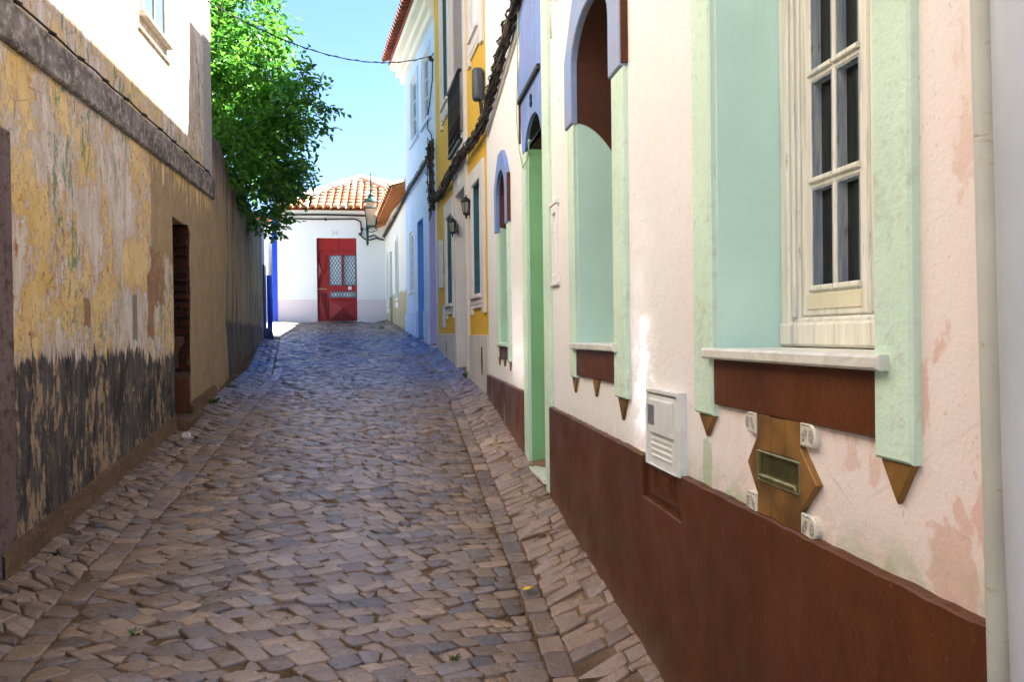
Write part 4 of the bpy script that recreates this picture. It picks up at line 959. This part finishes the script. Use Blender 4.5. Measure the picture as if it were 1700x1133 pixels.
for (g0, g1, h0, h1) in ((1.258, 1.545, 2.805, 3.505), (1.585, 1.868, 2.805, 3.505), (1.262, 1.868, 2.52, 2.655)):
    mb = MB(); nx = 4 if g1 - g0 < .4 else 9; ny = 6 if h1 - h0 > .3 else 1; px = (g1 - g0) / nx; pz = (h1 - h0) / ny
    for i in range(nx + 1):      # wavy bars that meet and part: a fish-scale grille
        for s_ in (-1, 1):
            pts = []
            for j in range(ny * 4 + 1):
                u = g0 + px * i + s_ * px * .25 * (1 - math.cos(math.pi * j / 2 + 0)) ; pts.append(F.P(min(g1, max(g0, u)), h0 + pz * j / 4, D0 - .012))
            mb.tube(pts, .0065, 4)
    F.slab(mb, rect(g0 - .006, g1 + .006, h0 - .006, h1 + .006), [rect(g0 + .004, g1 - .004, h0 + .004, h1 - .004)], D0 - .02, D0 - .003); obj('grille', mb, 'lattice', lf)
mb = MB(); F.slab(mb, rect(1.69, 1.765, 2.70, 2.775), [], D0, D0 + .008, .002); obj('notice', mb, 'sash', lf)
mb = MB(); F.slab(mb, rect(1.28, 1.87, 2.0, 2.02), [], D0 - .005, D0 + .02, .003); obj('drip_bar', mb, 'reddark', lf)
mb = MB(); text_mb(mb, F, "34", 1.40, 3.965, .16, .001, .006); obj('house_number', mb, simple('pale_grey_numeral', (.5, .52, .5), .6).m, fh)
# hipped roof
mb = MB(); EZ = 4.53; A_ = Vector((-.80, 20.6, 5.62)); e0 = Vector((-2.55, 18.42, EZ)); e1 = Vector((1.0, 18.42, EZ))
mb.add([e0 + Vector((0, .05, 0)), e1 + Vector((0, .05, 0)), (1.2, 23.2, EZ), (-2.75, 23.2, EZ), A_ + Vector((0, 0, -.02)), (-.8, 21.2, 5.6)], [(0, 1, 4), (1, 2, 5, 4), (2, 3, 5), (3, 0, 4, 5)])
bdir = (A_ - Vector((A_.x, 18.42, EZ))); TL = bdir.length
def tm(s): 
    x = e0.x + s
    return TL * max(0, (x - e0.x) / (A_.x - e0.x)) if x < A_.x else TL * max(0, (e1.x - x) / (e1.x - A_.x))
roof_tiles(mb, e0, (1, 0, 0), bdir, 3.5, tm, pitch=.17, row=.26, r=.066); rf = obj('roof', mb, 'tiles', fh)
mb = MB(); ridge(mb, e0 + Vector((0, 0, .08)), A_ + Vector((0, 0, .07)), .10); ridge(mb, e1 + Vector((-.1, .1, .1)), A_ + Vector((0, 0, .07)), .09)
ridge(mb, (1.3, 20.4, 5.28), A_ + Vector((.05, 0, .07)), .085); obj('ridge_tiles', mb, 'ridge', rf)
mb = MB(); F.slab(mb, rect(.05, 3.4, 4.44, 4.53), [], 0, .14, .01); obj('cornice', mb, 'cornice', fh)

# green street lantern on a wall bracket
t = thing('street_lantern', (-.46, 18.0, 4.0), 'dark green street lantern with milky glass right of the crimson door', 'street lamp')
c = Vector((-.46, 18.0, 4.58)); k = 1.0
mb = MB(); mb.lathe([(.132, -.005), (.140, .0), (.132, .012), (.105, .045), (.060, .085), (.05, .11), (.068, .12), (.03, .15), (.02, .20), (.032, .22), (.014, .25), (.018, .34), (.008, .50), (.004, .62)], c, 12); mb.lathe([(.168, -.135), (.178, -.125), (.168, -.112)], c, 4, math.pi / 4); obj('cap', mb, 'lampgreen', t)
mb = MB(); mb.lathe([(.150, -.132), (.100, -.44)], c, 4, math.pi / 4); mb.lathe([(.150, -.112), (.118, -.004)], c, 4, math.pi / 4); gl = obj('lamp_glass', mb, 'lampglass', t)
mb = MB()
for i in range(4):
    a = math.pi / 4 + math.pi / 2 * i; mb.tube([(c.x + .165 * math.cos(a), c.y + .165 * math.sin(a), c.z - .125), (c.x + .110 * math.cos(a), c.y + .110 * math.sin(a), c.z - .45)], .011, 5)
mb.lathe([(.115, -.44), (.118, -.46), (.05, -.47)], c, 4, math.pi / 4)
for s_ in (-1, 1): mb.tube([(c.x + s_ * .08, c.y, c.z - .45), (c.x + s_ * .11, c.y, c.z - .52), (c.x, c.y + .0, c.z - .56)], .009, 5)
obj('cage', mb, 'lampgreen', t)
mb = MB(); mb.tube([(-.55, 18.05, 3.72), (-.55, 18.05, 4.18)], [.03, .03], 8); mb.tube([(-.55, 18.05, 4.16), (-.46, 18.0, 4.12)], .02, 6)
mb.tube([(-.55, 18.05, 3.66), (-.55, 18.05, 3.73)], [.012, .034], 8); mb.tube([(-.55, 18.05, 3.85), (-.40, 18.3, 3.93), (-.25, 18.63, 3.86)], .018, 6); mb.tube([(-.55, 18.05, 4.05), (-.5, 18.4, 4.1), (-.45, 18.64, 4.1)], .014, 6); obj('bracket', mb, 'lampgreen', t)
for q in t.children:
    if q.name != 'bracket': q.scale = (1.22,) * 3; q.location = (c - t.location) * (1 - 1.22) + Vector((0, 0, .06))

# ---------------------------------------------------------------- old ochre house, left
L = LEF
oh = thing('house', (-1.8, 5, 0), 'old house with flaking ochre plaster and bricked-up doorway, nearest on the left', 'house')
HC = 8.30
niche = [(6.85, .2), (7.40, .2), (7.41, 1.0), (7.38, 1.5), (7.42, 2.0), (7.40, 2.35), (7.43, 2.55), (7.36, 2.62), (7.2, 2.60), (6.85, 2.62)]
near_d = rect(2.6, 3.90, .1, 2.48); wl = rect(6.10, 6.74, 4.0, 6.1)
mb = MB(); L.slab(mb, rect(-1.5, HC, -.4, 3.10), [niche, near_d], -.45, 0); obj('wall', mb, 'ochre', oh)
mb = MB(); L.slab(mb, rect(-1.5, HC, 3.10, 8.2), [wl, rect(3.05, 3.90, 4.85, 6.3)], -.45, 0); obj('upper_wall', mb, 'ochre_up', oh)
mb = MB(); mb.box((-8, -1.5, -.4), (-2.45, HC, 8.15)); obj('rear_walls', mb, 'ochre_up', oh)
mb = MB()
pts = [(-1.5, 3.01), (HC + .03, 3.01), (HC + .03, 3.215), (-1.5, 3.215)]; L.slab(mb, pts, [], 0, .034, .010); obj('band', mb, 'band', oh)
mb = MB(); k_ = 60; ys_ = [-1.5 + (HC + 1.5) * i / k_ for i in range(k_ + 1)]
sk = lambda y: gy(y) + .165 + .02 * mnoise.noise(Vector((y * 2.2, 0, 0)))
for a, b in zip(ys_, ys_[1:]):
    if b < 3.9 and a > 2.55 or (a > 6.8 and b < 7.45):
        if mb.v: obj('skirting', mb, 'skirt', oh)
        mb = MB(); continue
    mb.add([L.P(a, -.3, .03), L.P(b, -.3, .03), L.P(b, sk(b) - .02, .026), L.P(a, sk(a) - .02, .026), L.P(b, sk(b), 0), L.P(a, sk(a), 0)], [(0, 1, 2, 3), (3, 2, 4, 5)], True)
obj('skirting', mb, 'skirt', oh)
mb = MB(); L.slab(mb, rect(8.00, HC + .001, 3.22, 8.2), [], 0, .012, .004); obj('quoin_strip', mb, 'corner', oh)
# bricked doorway
mb = MB(); mb.box((-2.25, 7.372, 1.3), (-1.806, 7.9, 2.7)); L.box(mb, 6.8, 7.5, .3, 2.7, -.44, -.40); obj('brick_infill', mb, 'brick', oh)
mb = MB(); prev = None
vs = []; 
for i in range(26):
    z = .3 + 1.32 * i / 25
    for j in range(8):
        x = -2.22 + .415 * j / 7; q = .018 * mnoise.noise(Vector((x * 9, z * 6, 2)))
        vs.append((x, 7.40 - .045 + q + (.02 if z > 1.3 else 0) * 1, z))
mb.add(vs, [(i * 8 + j, i * 8 + j + 1, (i + 1) * 8 + j + 1, (i + 1) * 8 + j) for i in range(25) for j in range(7)], True); obj('reveal', mb, 'gate_cement', oh)
mb = MB(); random.seed(3)
for i in range(13):
    z = 1.64 + .078 * i
    for j in range(3):
        x0 = -2.24 + .15 * j + random.uniform(-.02, .02); pr = random.uniform(.005, .05)
        mb.box((x0, 7.37 - pr, z + random.uniform(-.006, .006)), (min(x0 + .14, -1.808), 7.44, z + .062 + random.uniform(-.006, .006)))
obj('broken_bricks', mb, 'brick', oh)
mb = MB(); L.slab(mb, rect(6.80, 7.46, .1, gy(7.1) + .10), [], -.40, .10, .02); obj('threshold', mb, 'skirt', oh)
# nearest doorway, only its stone edge is in view
mb = MB(); L.slab(mb, [(2.45, .1), (4.05, .1), (4.05, 2.60), (2.45, 2.60)], [rect(2.62, 3.88, .0 + .101, 2.46)], -.04, .014, .01); obj('stone_surround', mb, 'stone', oh)
mb = MB(); L.slab(mb, rect(2.62, 3.88, .15, 2.46), [], -.30, -.22, .01); obj('door', mb, 'oldwindow', oh)
# upper window
mg = N('glint_mirror_metal', .075, 1.0); mg.b.inputs['Metallic'].default_value = 1; mg.col((.62, .63, .64)); M['glint_mirror'] = mg.m  # metal mirror in place of glass, added for brighter sun glints
w1 = grid_window(L, oh, 6.105, 6.735, 4.005, 6.095, .012, .045, 'oldwindow', 'glint_mirror', 2, (.25, .5, .75), t=.05)
w2 = grid_window(L, oh, 3.055, 3.895, 4.855, 6.295, .012, .045, 'oldwindow', 'glint_mirror', 3, (.5,), t=.05)  # out of view; mirrored panes set to throw streaks on the pink wall
mb = MB(); L.slab(mb, rect(3.09, 3.86, 4.89, 6.26), [rect(3.25, 3.37, 4.94, 5.86), rect(3.56, 3.70, 4.94, 5.16)], .014, .026); obj('streak_mask', mb, 'oldwindow', w2)  # unseen board added over the mirror; its slots shape the sun streaks
mb = MB(); L.slab(mb, rect(6.145, 6.695, 4.045, 6.055), [rect(6.17, 6.27, 4.88, 5.60)], -.012, -.006); obj('slotted_mirror_cover', mb, 'pane', w1)  # cover added over the mirror; its slot trims the reflected streak
mb = MB(); L.slab(mb, rect(6.06, 6.78, 3.965, 4.004), [], 0, .05, .006); obj('window_sill', mb, 'oldwindow', w1)
mb = MB(); L.slab(mb, rect(6.02, 6.83, 3.86, 3.875), [], 0, .02, .004); obj('apron_moulding', mb, 'ochre_up', oh)
mb = MB(); mb.box((-8, -1.6, 8.2), (-1.55, HC + .1, 8.3)); obj('roof', mb, 'tiles_dark', oh)

# ---------------------------------------------------------------- garden wall and the blue corner beyond it
G = GAR
vs = []; mbg = MB(); nu, nz = 60, 26
def topz(u): return 3.80 - .030 * u + .035 * mnoise.noise(Vector((u * 1.6, 0, 4))) + .012 * mnoise.noise(Vector((u * 9, 0, 4)))
for d_ in (0, 1):
    for i in range(nu + 1):
        for j in range(nz + 1):
            u = G.L * i / nu; z = .4 + (topz(u) - .4) * j / nz
            if d_ == 0: vs.append(G.P(u, z, .022 * mnoise.noise(Vector((u * 1.4, z * 1.4, 1))) + .008 * mnoise.noise(Vector((u * 7, z * 7, 1))) - (.03 if j == nz else 0)))
            else: vs.append(G.P(u, z, -.32))
o = (nu + 1) * (nz + 1); fs = []
for i in range(nu):
    for j in range(nz):
        a = i * (nz + 1) + j; b = a + nz + 1; fs += [(a, b, b + 1, a + 1), (o + a, o + a + 1, o + b + 1, o + b)]
    a = i * (nz + 1) + nz; b = a + nz + 1; fs.append((a, b, o + b, o + a))
for e in (0, nu):
    for j in range(nz): a = e * (nz + 1) + j; fs.append((a, a + 1, o + a + 1, o + a))
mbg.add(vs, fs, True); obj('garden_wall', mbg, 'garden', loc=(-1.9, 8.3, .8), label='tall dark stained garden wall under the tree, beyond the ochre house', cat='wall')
sh = thing('house', (-2.35, 14.8, 1.5), 'narrow pale blue house front with dark blue door past the garden wall', 'house')
SH = Fac((-2.29, 14.42), (-2.35, 15.1), 'L')
mb = MB(); SH.slab(mb, rect(0, SH.L, 1.0, 3.7), [rect(.12, .56, 1.5, 2.92)], -.3, 0); SH.box(mb, .002, SH.L, 1.0, 3.68, -4, -.302); obj('wall', mb, 'palebluewood', sh)
mb = MB(); SH.slab(mb, rect(.12, .56, 1.5, 2.915), [], -.1, .03, .005); obj('door', mb, 'navy', sh)
mb = MB(); mb.tube([(-2.27, 15.10, 1.72), (-2.27, 15.10, 2.76)], .05, 10); mb.tube([(-2.27, 15.10, 2.3), (-2.27, 15.10, 2.32)], .055, 10); obj('drain_pipe', mb, 'cobalt', loc=(-2.27, 15.1, 1.7), label='bright cobalt blue drain pipe beside the dark blue door', cat='pipe')
mb = MB(); mb.add([(-2.36, 14.45, 1.5), (-2.10, 14.45, 1.5), (-2.14, 14.8, 1.5), (-2.36, 14.8, 1.5), (-2.36, 14.5, 1.77), (-2.15, 14.52, 1.74), (-2.17, 14.74, 1.74), (-2.36, 14.76, 1.77)], [(3, 2, 1, 0), (4, 5, 6, 7), (0, 1, 5, 4), (1, 2, 6, 5), (2, 3, 7, 6), (3, 0, 4, 7)])
mb.add([(-2.34, 14.52, 1.772), (-2.17, 14.54, 1.742), (-2.19, 14.72, 1.742), (-2.34, 14.74, 1.772), (-2.33, 14.54, 1.79), (-2.2, 14.56, 1.77), (-2.21, 14.70, 1.77), (-2.33, 14.72, 1.79)], [(4, 5, 6, 7), (0, 1, 5, 4), (1, 2, 6, 5), (2, 3, 7, 6), (3, 0, 4, 7)])
obj('corner_guard', mb, 'navy', loc=(-2.2, 14.6, 1.6), label='navy blue painted corner stone on the ground by the garden wall end', cat='kerb stone')
bg_ = thing('house', (-7, 20, 2), 'sunlit white house seen through the gap left of the blue corner', 'house')
mb = MB(); mb.box((-9, 19.5, 1.0), (-2.95, 23, 4.4)); obj('wall', mb, 'white', bg_); mb = MB(); mb.box((-9.1, 19.3, 4.4), (-2.93, 23, 4.5)); obj('roof', mb, 'tiles', bg_)

# ---------------------------------------------------------------- tree over the garden wall
random.seed(21)
tr = thing('tree', (-3.2, 11.6, 1.2), 'glossy green leafy tree overhanging the garden wall on the left', 'tree')
tb = MB()
root = Vector((-3.2, 11.6, 1.0)); fork = Vector((-3.0, 11.5, 3.4))
tb.tube([root, root + Vector((.05, 0, 1.2)), fork], [.20, .16, .13], 10)
def xright(z):      # how far the crown reaches over the street at height z
    P = [(3.05, -1.65), (3.25, -1.42), (3.6, -1.16), (4.0, -.98), (4.4, -.78), (4.7, -.74), (5.2, -.78), (5.6, -1.04), (5.9, -1.32), (6.4, -1.55), (7.2, -2.0), (7.8, -2.8)]
    if z <= P[0][0]: return P[0][1]
    for (a, b), (c, d) in zip(P, P[1:]):
        if z <= c: return b + (d - b) * (z - a) / (c - a)
    return -3.2
clumps = []
tries = 0
while len(clumps) < 520 and tries < 20000:
    tries += 1
    z = random.uniform(3.2, 7.9); y = random.uniform(9.2, 13.9); x = random.uniform(-5.0, -.7)
    rr = ((y - 11.5) / 2.4) ** 2 + ((z - 5.3) / 2.9) ** 2 
    if rr > 1: continue
    xr = -3.0 + (xright(z) + 3.0) * math.sqrt(max(0, 1 - ((y - 11.5) / 2.4) ** 2)) - .1
    if x > xr or x < -5.2 + .3 * abs(z - 5.3): continue
    if z < 3.95 and (x < -2.05 or z < 3.95 and y > 13.4): continue
    inner = (x < xr - 1.7) and rr < .35
    if inner and random.random() < .6: continue
    clumps.append(Vector((x, y, z)))
for cpt in clumps[::9]:
    m1 = fork.lerp(cpt, .5) + Vector((random.uniform(-.2, .2), random.uniform(-.2, .2), random.uniform(0, .35)))
    tb.tube([fork, m1, cpt], [.035, .014, .005], 5)
obj('trunk', tb, 'bark', tr)
lm = MB()
def leaf(mb, p, d, n, L, W):
    s_ = d.cross(n).normalized(); b = random.uniform(-.12, -.02) * L
    mb.cur = (min(1, max(0, random.gauss(.5, .3))), 0, 0)
    mb.add([p, p + d * L * .35 + s_ * W - n * b * .5, p + d * L * .75 + s_ * W * .7, p + d * L + n * b * 2, p + d * L * .75 - s_ * W * .7, p + d * L * .35 - s_ * W - n * b * .5, p + d * L * .4 + n * b],
           [(0, 6, 1), (1, 6, 2), (2, 6, 3), (3, 6, 4), (4, 6, 5), (5, 6, 0)], True)
for cpt in clumps:
    R0 = random.uniform(.17, .36)
    for tw in range(random.randint(14, 22)):
        dv = Vector((random.gauss(0, 1), random.gauss(0, 1), random.gauss(0, .8))); dv.normalize()
        a = cpt + dv * R0 * random.uniform(0, .5); dirn = (dv + Vector((.25, 0, random.uniform(-.5, .25)))).normalized()
        Lt = random.uniform(.14, .32)
        nl = random.randint(4, 7)
        for i in range(nl):
            p = a + dirn * Lt * (i + .5) / nl
            if p.x > xright(p.z) + .16: continue
            side = dirn.cross(Vector((random.gauss(0, .6), random.gauss(0, .6), 1))).normalized() * (1 if i % 2 else -1)
            ld = (dirn * .6 + side * .9 + Vector((0, 0, random.uniform(-.5, .1)))).normalized()
            nn = (Vector((random.gauss(0, .5), random.gauss(0, .5), 1)) ).normalized(); nn = (nn - ld * nn.dot(ld)).normalized()
            leaf(lm, p, ld, nn, random.uniform(.055, .13), random.uniform(.016, .031))
obj('crown', lm, 'leaf', tr)

# ---------------------------------------------------------------- cables
def bundle(path, n, spread, r, name, label, mats=('cable', 'cable_grey'), ties=.16, seed=1, loops=0, side=Vector((-1, 0, 0))):
    random.seed(seed)
    path = [Vector(p) for p in path]; t = thing(name, path[0], label, 'cables')
    # resample
    pts = []; 
    for a, b in zip(path, path[1:]):
        k = max(2, int((b - a).length / .06))
        pts += [a.lerp(b, i / k) for i in range(k)]
    pts.append(path[-1])
    for mi, mt in enumerate(mats):
        for c_ in range(n // len(mats)):
            mb = MB()
            ph0 = random.uniform(0, 6.28); fr = random.uniform(.9, 3.2); am = spread * random.uniform(.35, 1)
            pp = []
            for i, p in enumerate(pts):
                s_ = i * .06; sag = .25 + .75 * abs(math.sin(s_ * 3.1 + ph0))
                pp.append(p + side * (am * (.6 + .6 * math.sin(fr * s_ * 2 + ph0))) + Vector((0, 0, 1)) * am * math.cos(fr * s_ * 2.3 + ph0) * sag)
            mb.tube(pp, r * random.uniform(.6, 1.3), 5)
            obj('cable_strand', mb, mt, t)
    mb = MB(); dist = 0
    for i in range(1, len(pts) - 1):
        dist += .06
        if dist > ties:
            dist = random.uniform(-.04, .02); p = pts[i]; d = (pts[i + 1] - pts[i - 1]).normalized(); a = side; b = d.cross(a).normalized()
            q = [p + a * spread * .6 + (a * math.cos(k * .7854) + b * math.sin(k * .7854)) * spread * random.uniform(.75, 1.05) + d * random.uniform(-.02, .02) for k in range(9)]
            mb = MB(); mb.tube(q, r * .7, 4)
            e = p + Vector((0, 0, -1)) * spread * random.uniform(1.2, 2.2) + side * spread * random.uniform(.3, 1.2)
            mb.tube([p, e], r * .6, 4); mb.tube([p - side * .02, p + side * .02 + Vector((0, 0, -spread * 1.6))], r * .8, 4)
            obj('cable_tie', mb, mats[0], t)
    if loops:
        for k in range(loops):
            mb = MB()
            p = random.choice(pts) + side * spread; R0 = random.uniform(.04, .11); d = (pts[-1] - pts[0]).normalized()
            mb.tube([p + d * R0 * math.cos(a) + Vector((0, 0, 1)) * (R0 * math.sin(a) - R0 * .7) + side * .02 * math.sin(2 * a) for a in [6.28 * i / 14 * random.uniform(.9, 1) for i in range(13)]], r * .6, 4)
            obj('cable_loop', mb, mats[0], t)
    return t
pp = [P.P(1.5, 4.25, .03), P.P(4.2, 4.12, .03), P.P(5.5, 3.99, .03), P.P(6.1, 3.93, .03), P.P(6.65, 3.84, .03), P.P(7.25, 3.75, .03), P.P(7.7, 3.68, .03)] + [Y.P(.3, 3.66, .05), Y.P(1.1, 3.66, .07), Y.P(2.0, 3.64, .07), Y.P(3.2, 3.62, .04), Y.P(4.2, 3.70, .04)]
cb = bundle(pp, 22, .054, .0095, 'cable_bundle', 'thick tied bundle of black cables running along the pink and yellow walls', ties=.17, seed=4, loops=14)
mb = MB()
for dz in (0, .035): mb.tube([P.P(1.5, 4.17 - dz, .012), P.P(5.5, 3.91 - dz, .012), P.P(6.6, 3.76 - dz, .012), P.P(7.7, 3.60 - dz, .012)], .009, 6)
obj('conduit', mb, 'conduit', cb)
bundle([Y.P(4.22, 3.55, .04), Y.P(4.28, 3.9, .05), B.P(.02, 4.25, .05), B.P(.0, 4.62, .04)], 22, .075, .011, 'cable_drop', 'tangled vertical knot of black cables between the yellow and blue houses', ties=.09, seed=8, loops=14)
bundle([B.P(.03, 4.52, .04), B.P(.6, 4.42, .05), B.P(1.2, 4.37, .05), B.P(2.2, 4.33, .05), B.P(3.25, 4.25, .04), W.P(.6, 4.18, .04), W.P(1.8, 4.05, .04), W.P(3.0, 3.93, .04)], 14, .040, .0085, 'cable_bundle', 'cable bundle with hanging clips running over the pale blue and low white walls', mats=('cable_grey', 'cable'), ties=.12, seed=12, loops=3)
mb = MB(); mb.tube([F.P(.0, 4.40, .15), F.P(1.2, 4.42, .155), F.P(2.45, 4.40, .15)], .022, 6); mb.tube([F.P(.0, 4.345, .03), F.P(1.0, 4.33, .03), F.P(1.88, 4.345, .03), F.P(2.0, 4.28, .03), F.P(2.02, 4.1, .03), F.P(2.0, 3.96, .03), F.P(2.1, 3.87, .03), F.P(2.22, 3.86, .03), F.P(2.35, 3.90, .04), F.P(2.54, 3.86, .03)], .017, 6)
for u, z in ((2.03, 4.12), (1.99, 4.0), (1.2, 4.34)): mb.tube([F.P(u - .03, z, .03), F.P(u + .03, z - .02, .05)], .028, 6)
obj('wall_cable', mb, 'cable', loc=(-1.4, 18.6, 4.3), label='black cables under the far eave, looping down to the street lantern', cat='cables')
# wire strung across the street
a = Vector((-1.79, 8.2, 4.97)); b = B.P(.10, 5.96, .06); mb = MB()
mb.tube([a.lerp(b, i / 30) + Vector((0, 0, -.30 * 4 * (i / 30) * (1 - i / 30))) for i in range(31)], .006, 5)
mb.tube([a.lerp(b, i / 30) + Vector((0, .01 * math.sin(i * 2.2), -.30 * 4 * (i / 30) * (1 - i / 30) + .012 * math.cos(i * 2.2))) for i in range(31)], .004, 4)
mb.tube([b, b + Vector((.02, 0, -.05)), B.P(.10, 5.9, .0)], [.03, .035, .02], 6); mb.tube([B.P(-.0, 5.98, .02), B.P(.3, 5.97, .03)], .008, 4)
mb.tube([B.P(.10, 5.9, .02), B.P(.12, 5.6, .02), B.P(.45, 5.2, .03), B.P(.55, 4.95, .03), B.P(.30, 4.8, .02), B.P(.15, 4.6, .02)], .010, 5)
obj('overhead_cable', mb, 'cable', loc=b, label='single black cable strung across the street against the sky', cat='cable')
# thin wire looping down beside door 8, and the one clipped above the left band
mb = MB(); q = [(5.58, 3.98), (5.66, 3.5), (5.72, 3.2), (5.62, 2.95), (5.47, 2.78), (5.30, 2.80), (5.22, 2.90)]
mb.tube([P.P(u, z, .035 if u > 5.44 else .03) for u, z in q], .0045, 5); mb.tube([P.P(5.24, 2.90, .0), P.P(5.22, 2.91, .035)], .012, 6); obj('wire', mb, 'wire_green', loc=P.P(5.6, 3.5), label='thin slack wire hanging beside the arched green door', cat='wire')
mb = MB(); pts = []
random.seed(2)
ys2 = [0 + .3 * i for i in range(28)]
mb.tube([L.P(y, 3.235 + .008 * math.sin(y * 9), .028) for y in ys2] + [L.P(8.33, 3.16, .03), Vector((-1.80, 8.42, 3.08))], .0065, 5)
wr = obj('clipped_cable', mb, 'cable', loc=(-1.78, 5, 3.2), label='thin black cable clipped along the top of the dark band', cat='cable')
for i in range(20):
    mb = MB(); y = .6 + .39 * i; mb.tube([L.P(y - .015, 3.24, .018), L.P(y + .015, 3.233, .036)], .013, 6); obj('cable_clip', mb, 'black', wr)

# ---------------------------------------------------------------- small things in the street
mb = MB(); cx, cy = -1.16, 18.28; z_ = hgt(cx, cy) + .008
mb.lathe([(.24, 0), (.24, .006), (.20, .008), (.19, .004)], (cx, cy, z_), 20); obj('manhole_cover', mb, 'metergrey', loc=(cx, cy, z_), label='round iron manhole cover in front of the crimson door', cat='manhole cover')
lf_ = MB(); cx, cy = .60, 3.52; z_ = hgt(cx, cy) + .018
vs = [(cx - .035, cy - .004, z_), (cx - .018, cy + .018, z_ + .008), (cx + .012, cy + .02, z_ + .004), (cx + .036, cy + .002, z_ + .012), (cx + .022, cy - .016, z_ + .018), (cx - .012, cy - .017, z_ + .004), (cx, cy, z_ - .002)]
lf_.add(vs, [(i, (i + 1) % 6, 6) for i in range(6)], True); obj('fallen_leaf', lf_, 'yleaf', loc=(cx, cy, z_), label='single yellow fallen leaf lying in the right gutter', cat='leaf')
mb = MB(); cx, cy = -1.66, 6.62; z_ = hgt(cx, cy)
mb.add([(cx - .03, cy - .02, z_ - .01), (cx + .035, cy - .03, z_ - .01), (cx + .04, cy + .02, z_ - .01), (cx - .02, cy + .03, z_ - .01), (cx - .025, cy - .015, z_ + .035), (cx + .02, cy - .02, z_ + .045), (cx + .03, cy + .012, z_ + .035), (cx - .015, cy + .02, z_ + .04)], [(3, 2, 1, 0), (4, 5, 6, 7), (0, 1, 5, 4), (1, 2, 6, 5), (2, 3, 7, 6), (3, 0, 4, 7)])
obj('loose_stone', mb, 'cardstone', loc=(cx, cy, z_), label='small pale broken stone beside the bricked-up doorway', cat='stone')
random.seed(5)
def weed(x, y, sz, n_, label, upright=1.):
    mb = MB(); z_ = hgt(x, y) - .005
    for i in range(n_):
        a = random.uniform(0, 6.28); e = random.uniform(.3, 1.2) * upright
        d = Vector((math.cos(a), math.sin(a), e)).normalized(); p = Vector((x, y, z_)) + Vector((random.gauss(0, sz * .25), random.gauss(0, sz * .25), 0))
        nn = (Vector((0, 0, 1)) - d * d.z).normalized() if abs(d.z) < .98 else Vector((1, 0, 0))
        leaf(mb, p, d, nn, sz * random.uniform(.5, 1.1), sz * .13)
    obj('weed', mb, 'weed', loc=(x, y, z_), label=label, cat='weed', group='weeds growing between the stones')
weed(.86, 9.15, .11, 36, 'leafy green weed at the foot of the yellow house', 1.4)
weed(-1.74, 7.95, .09, 30, 'dark weed at the foot of the old house past its bricked-up doorway', 1.2)
weed(-1.76, 8.9, .06, 18, 'small weed at the foot of the garden wall near its start')
weed(.22, 2.98, .028, 22, 'tiny tuft between cobbles left of the yellow leaf')
weed(-.45, 3.35, .03, 18, 'flat tuft between cobbles at the bottom middle of the picture')
weed(.06, 4.35, .03, 16, 'small tuft in the middle of the carriageway')
weed(.52, 6.0, .035, 20, 'green tuft beside the right gutter stones', .6)
weed(-1.05, 3.35, .035, 18, 'tuft in a deep joint at the bottom left')
weed(-.42, 8.7, .035, 18, 'far tuft in the middle of the street', .6)
weed(-.25, 17.0, .10, 14, 'weed by the stained base of the low white house')
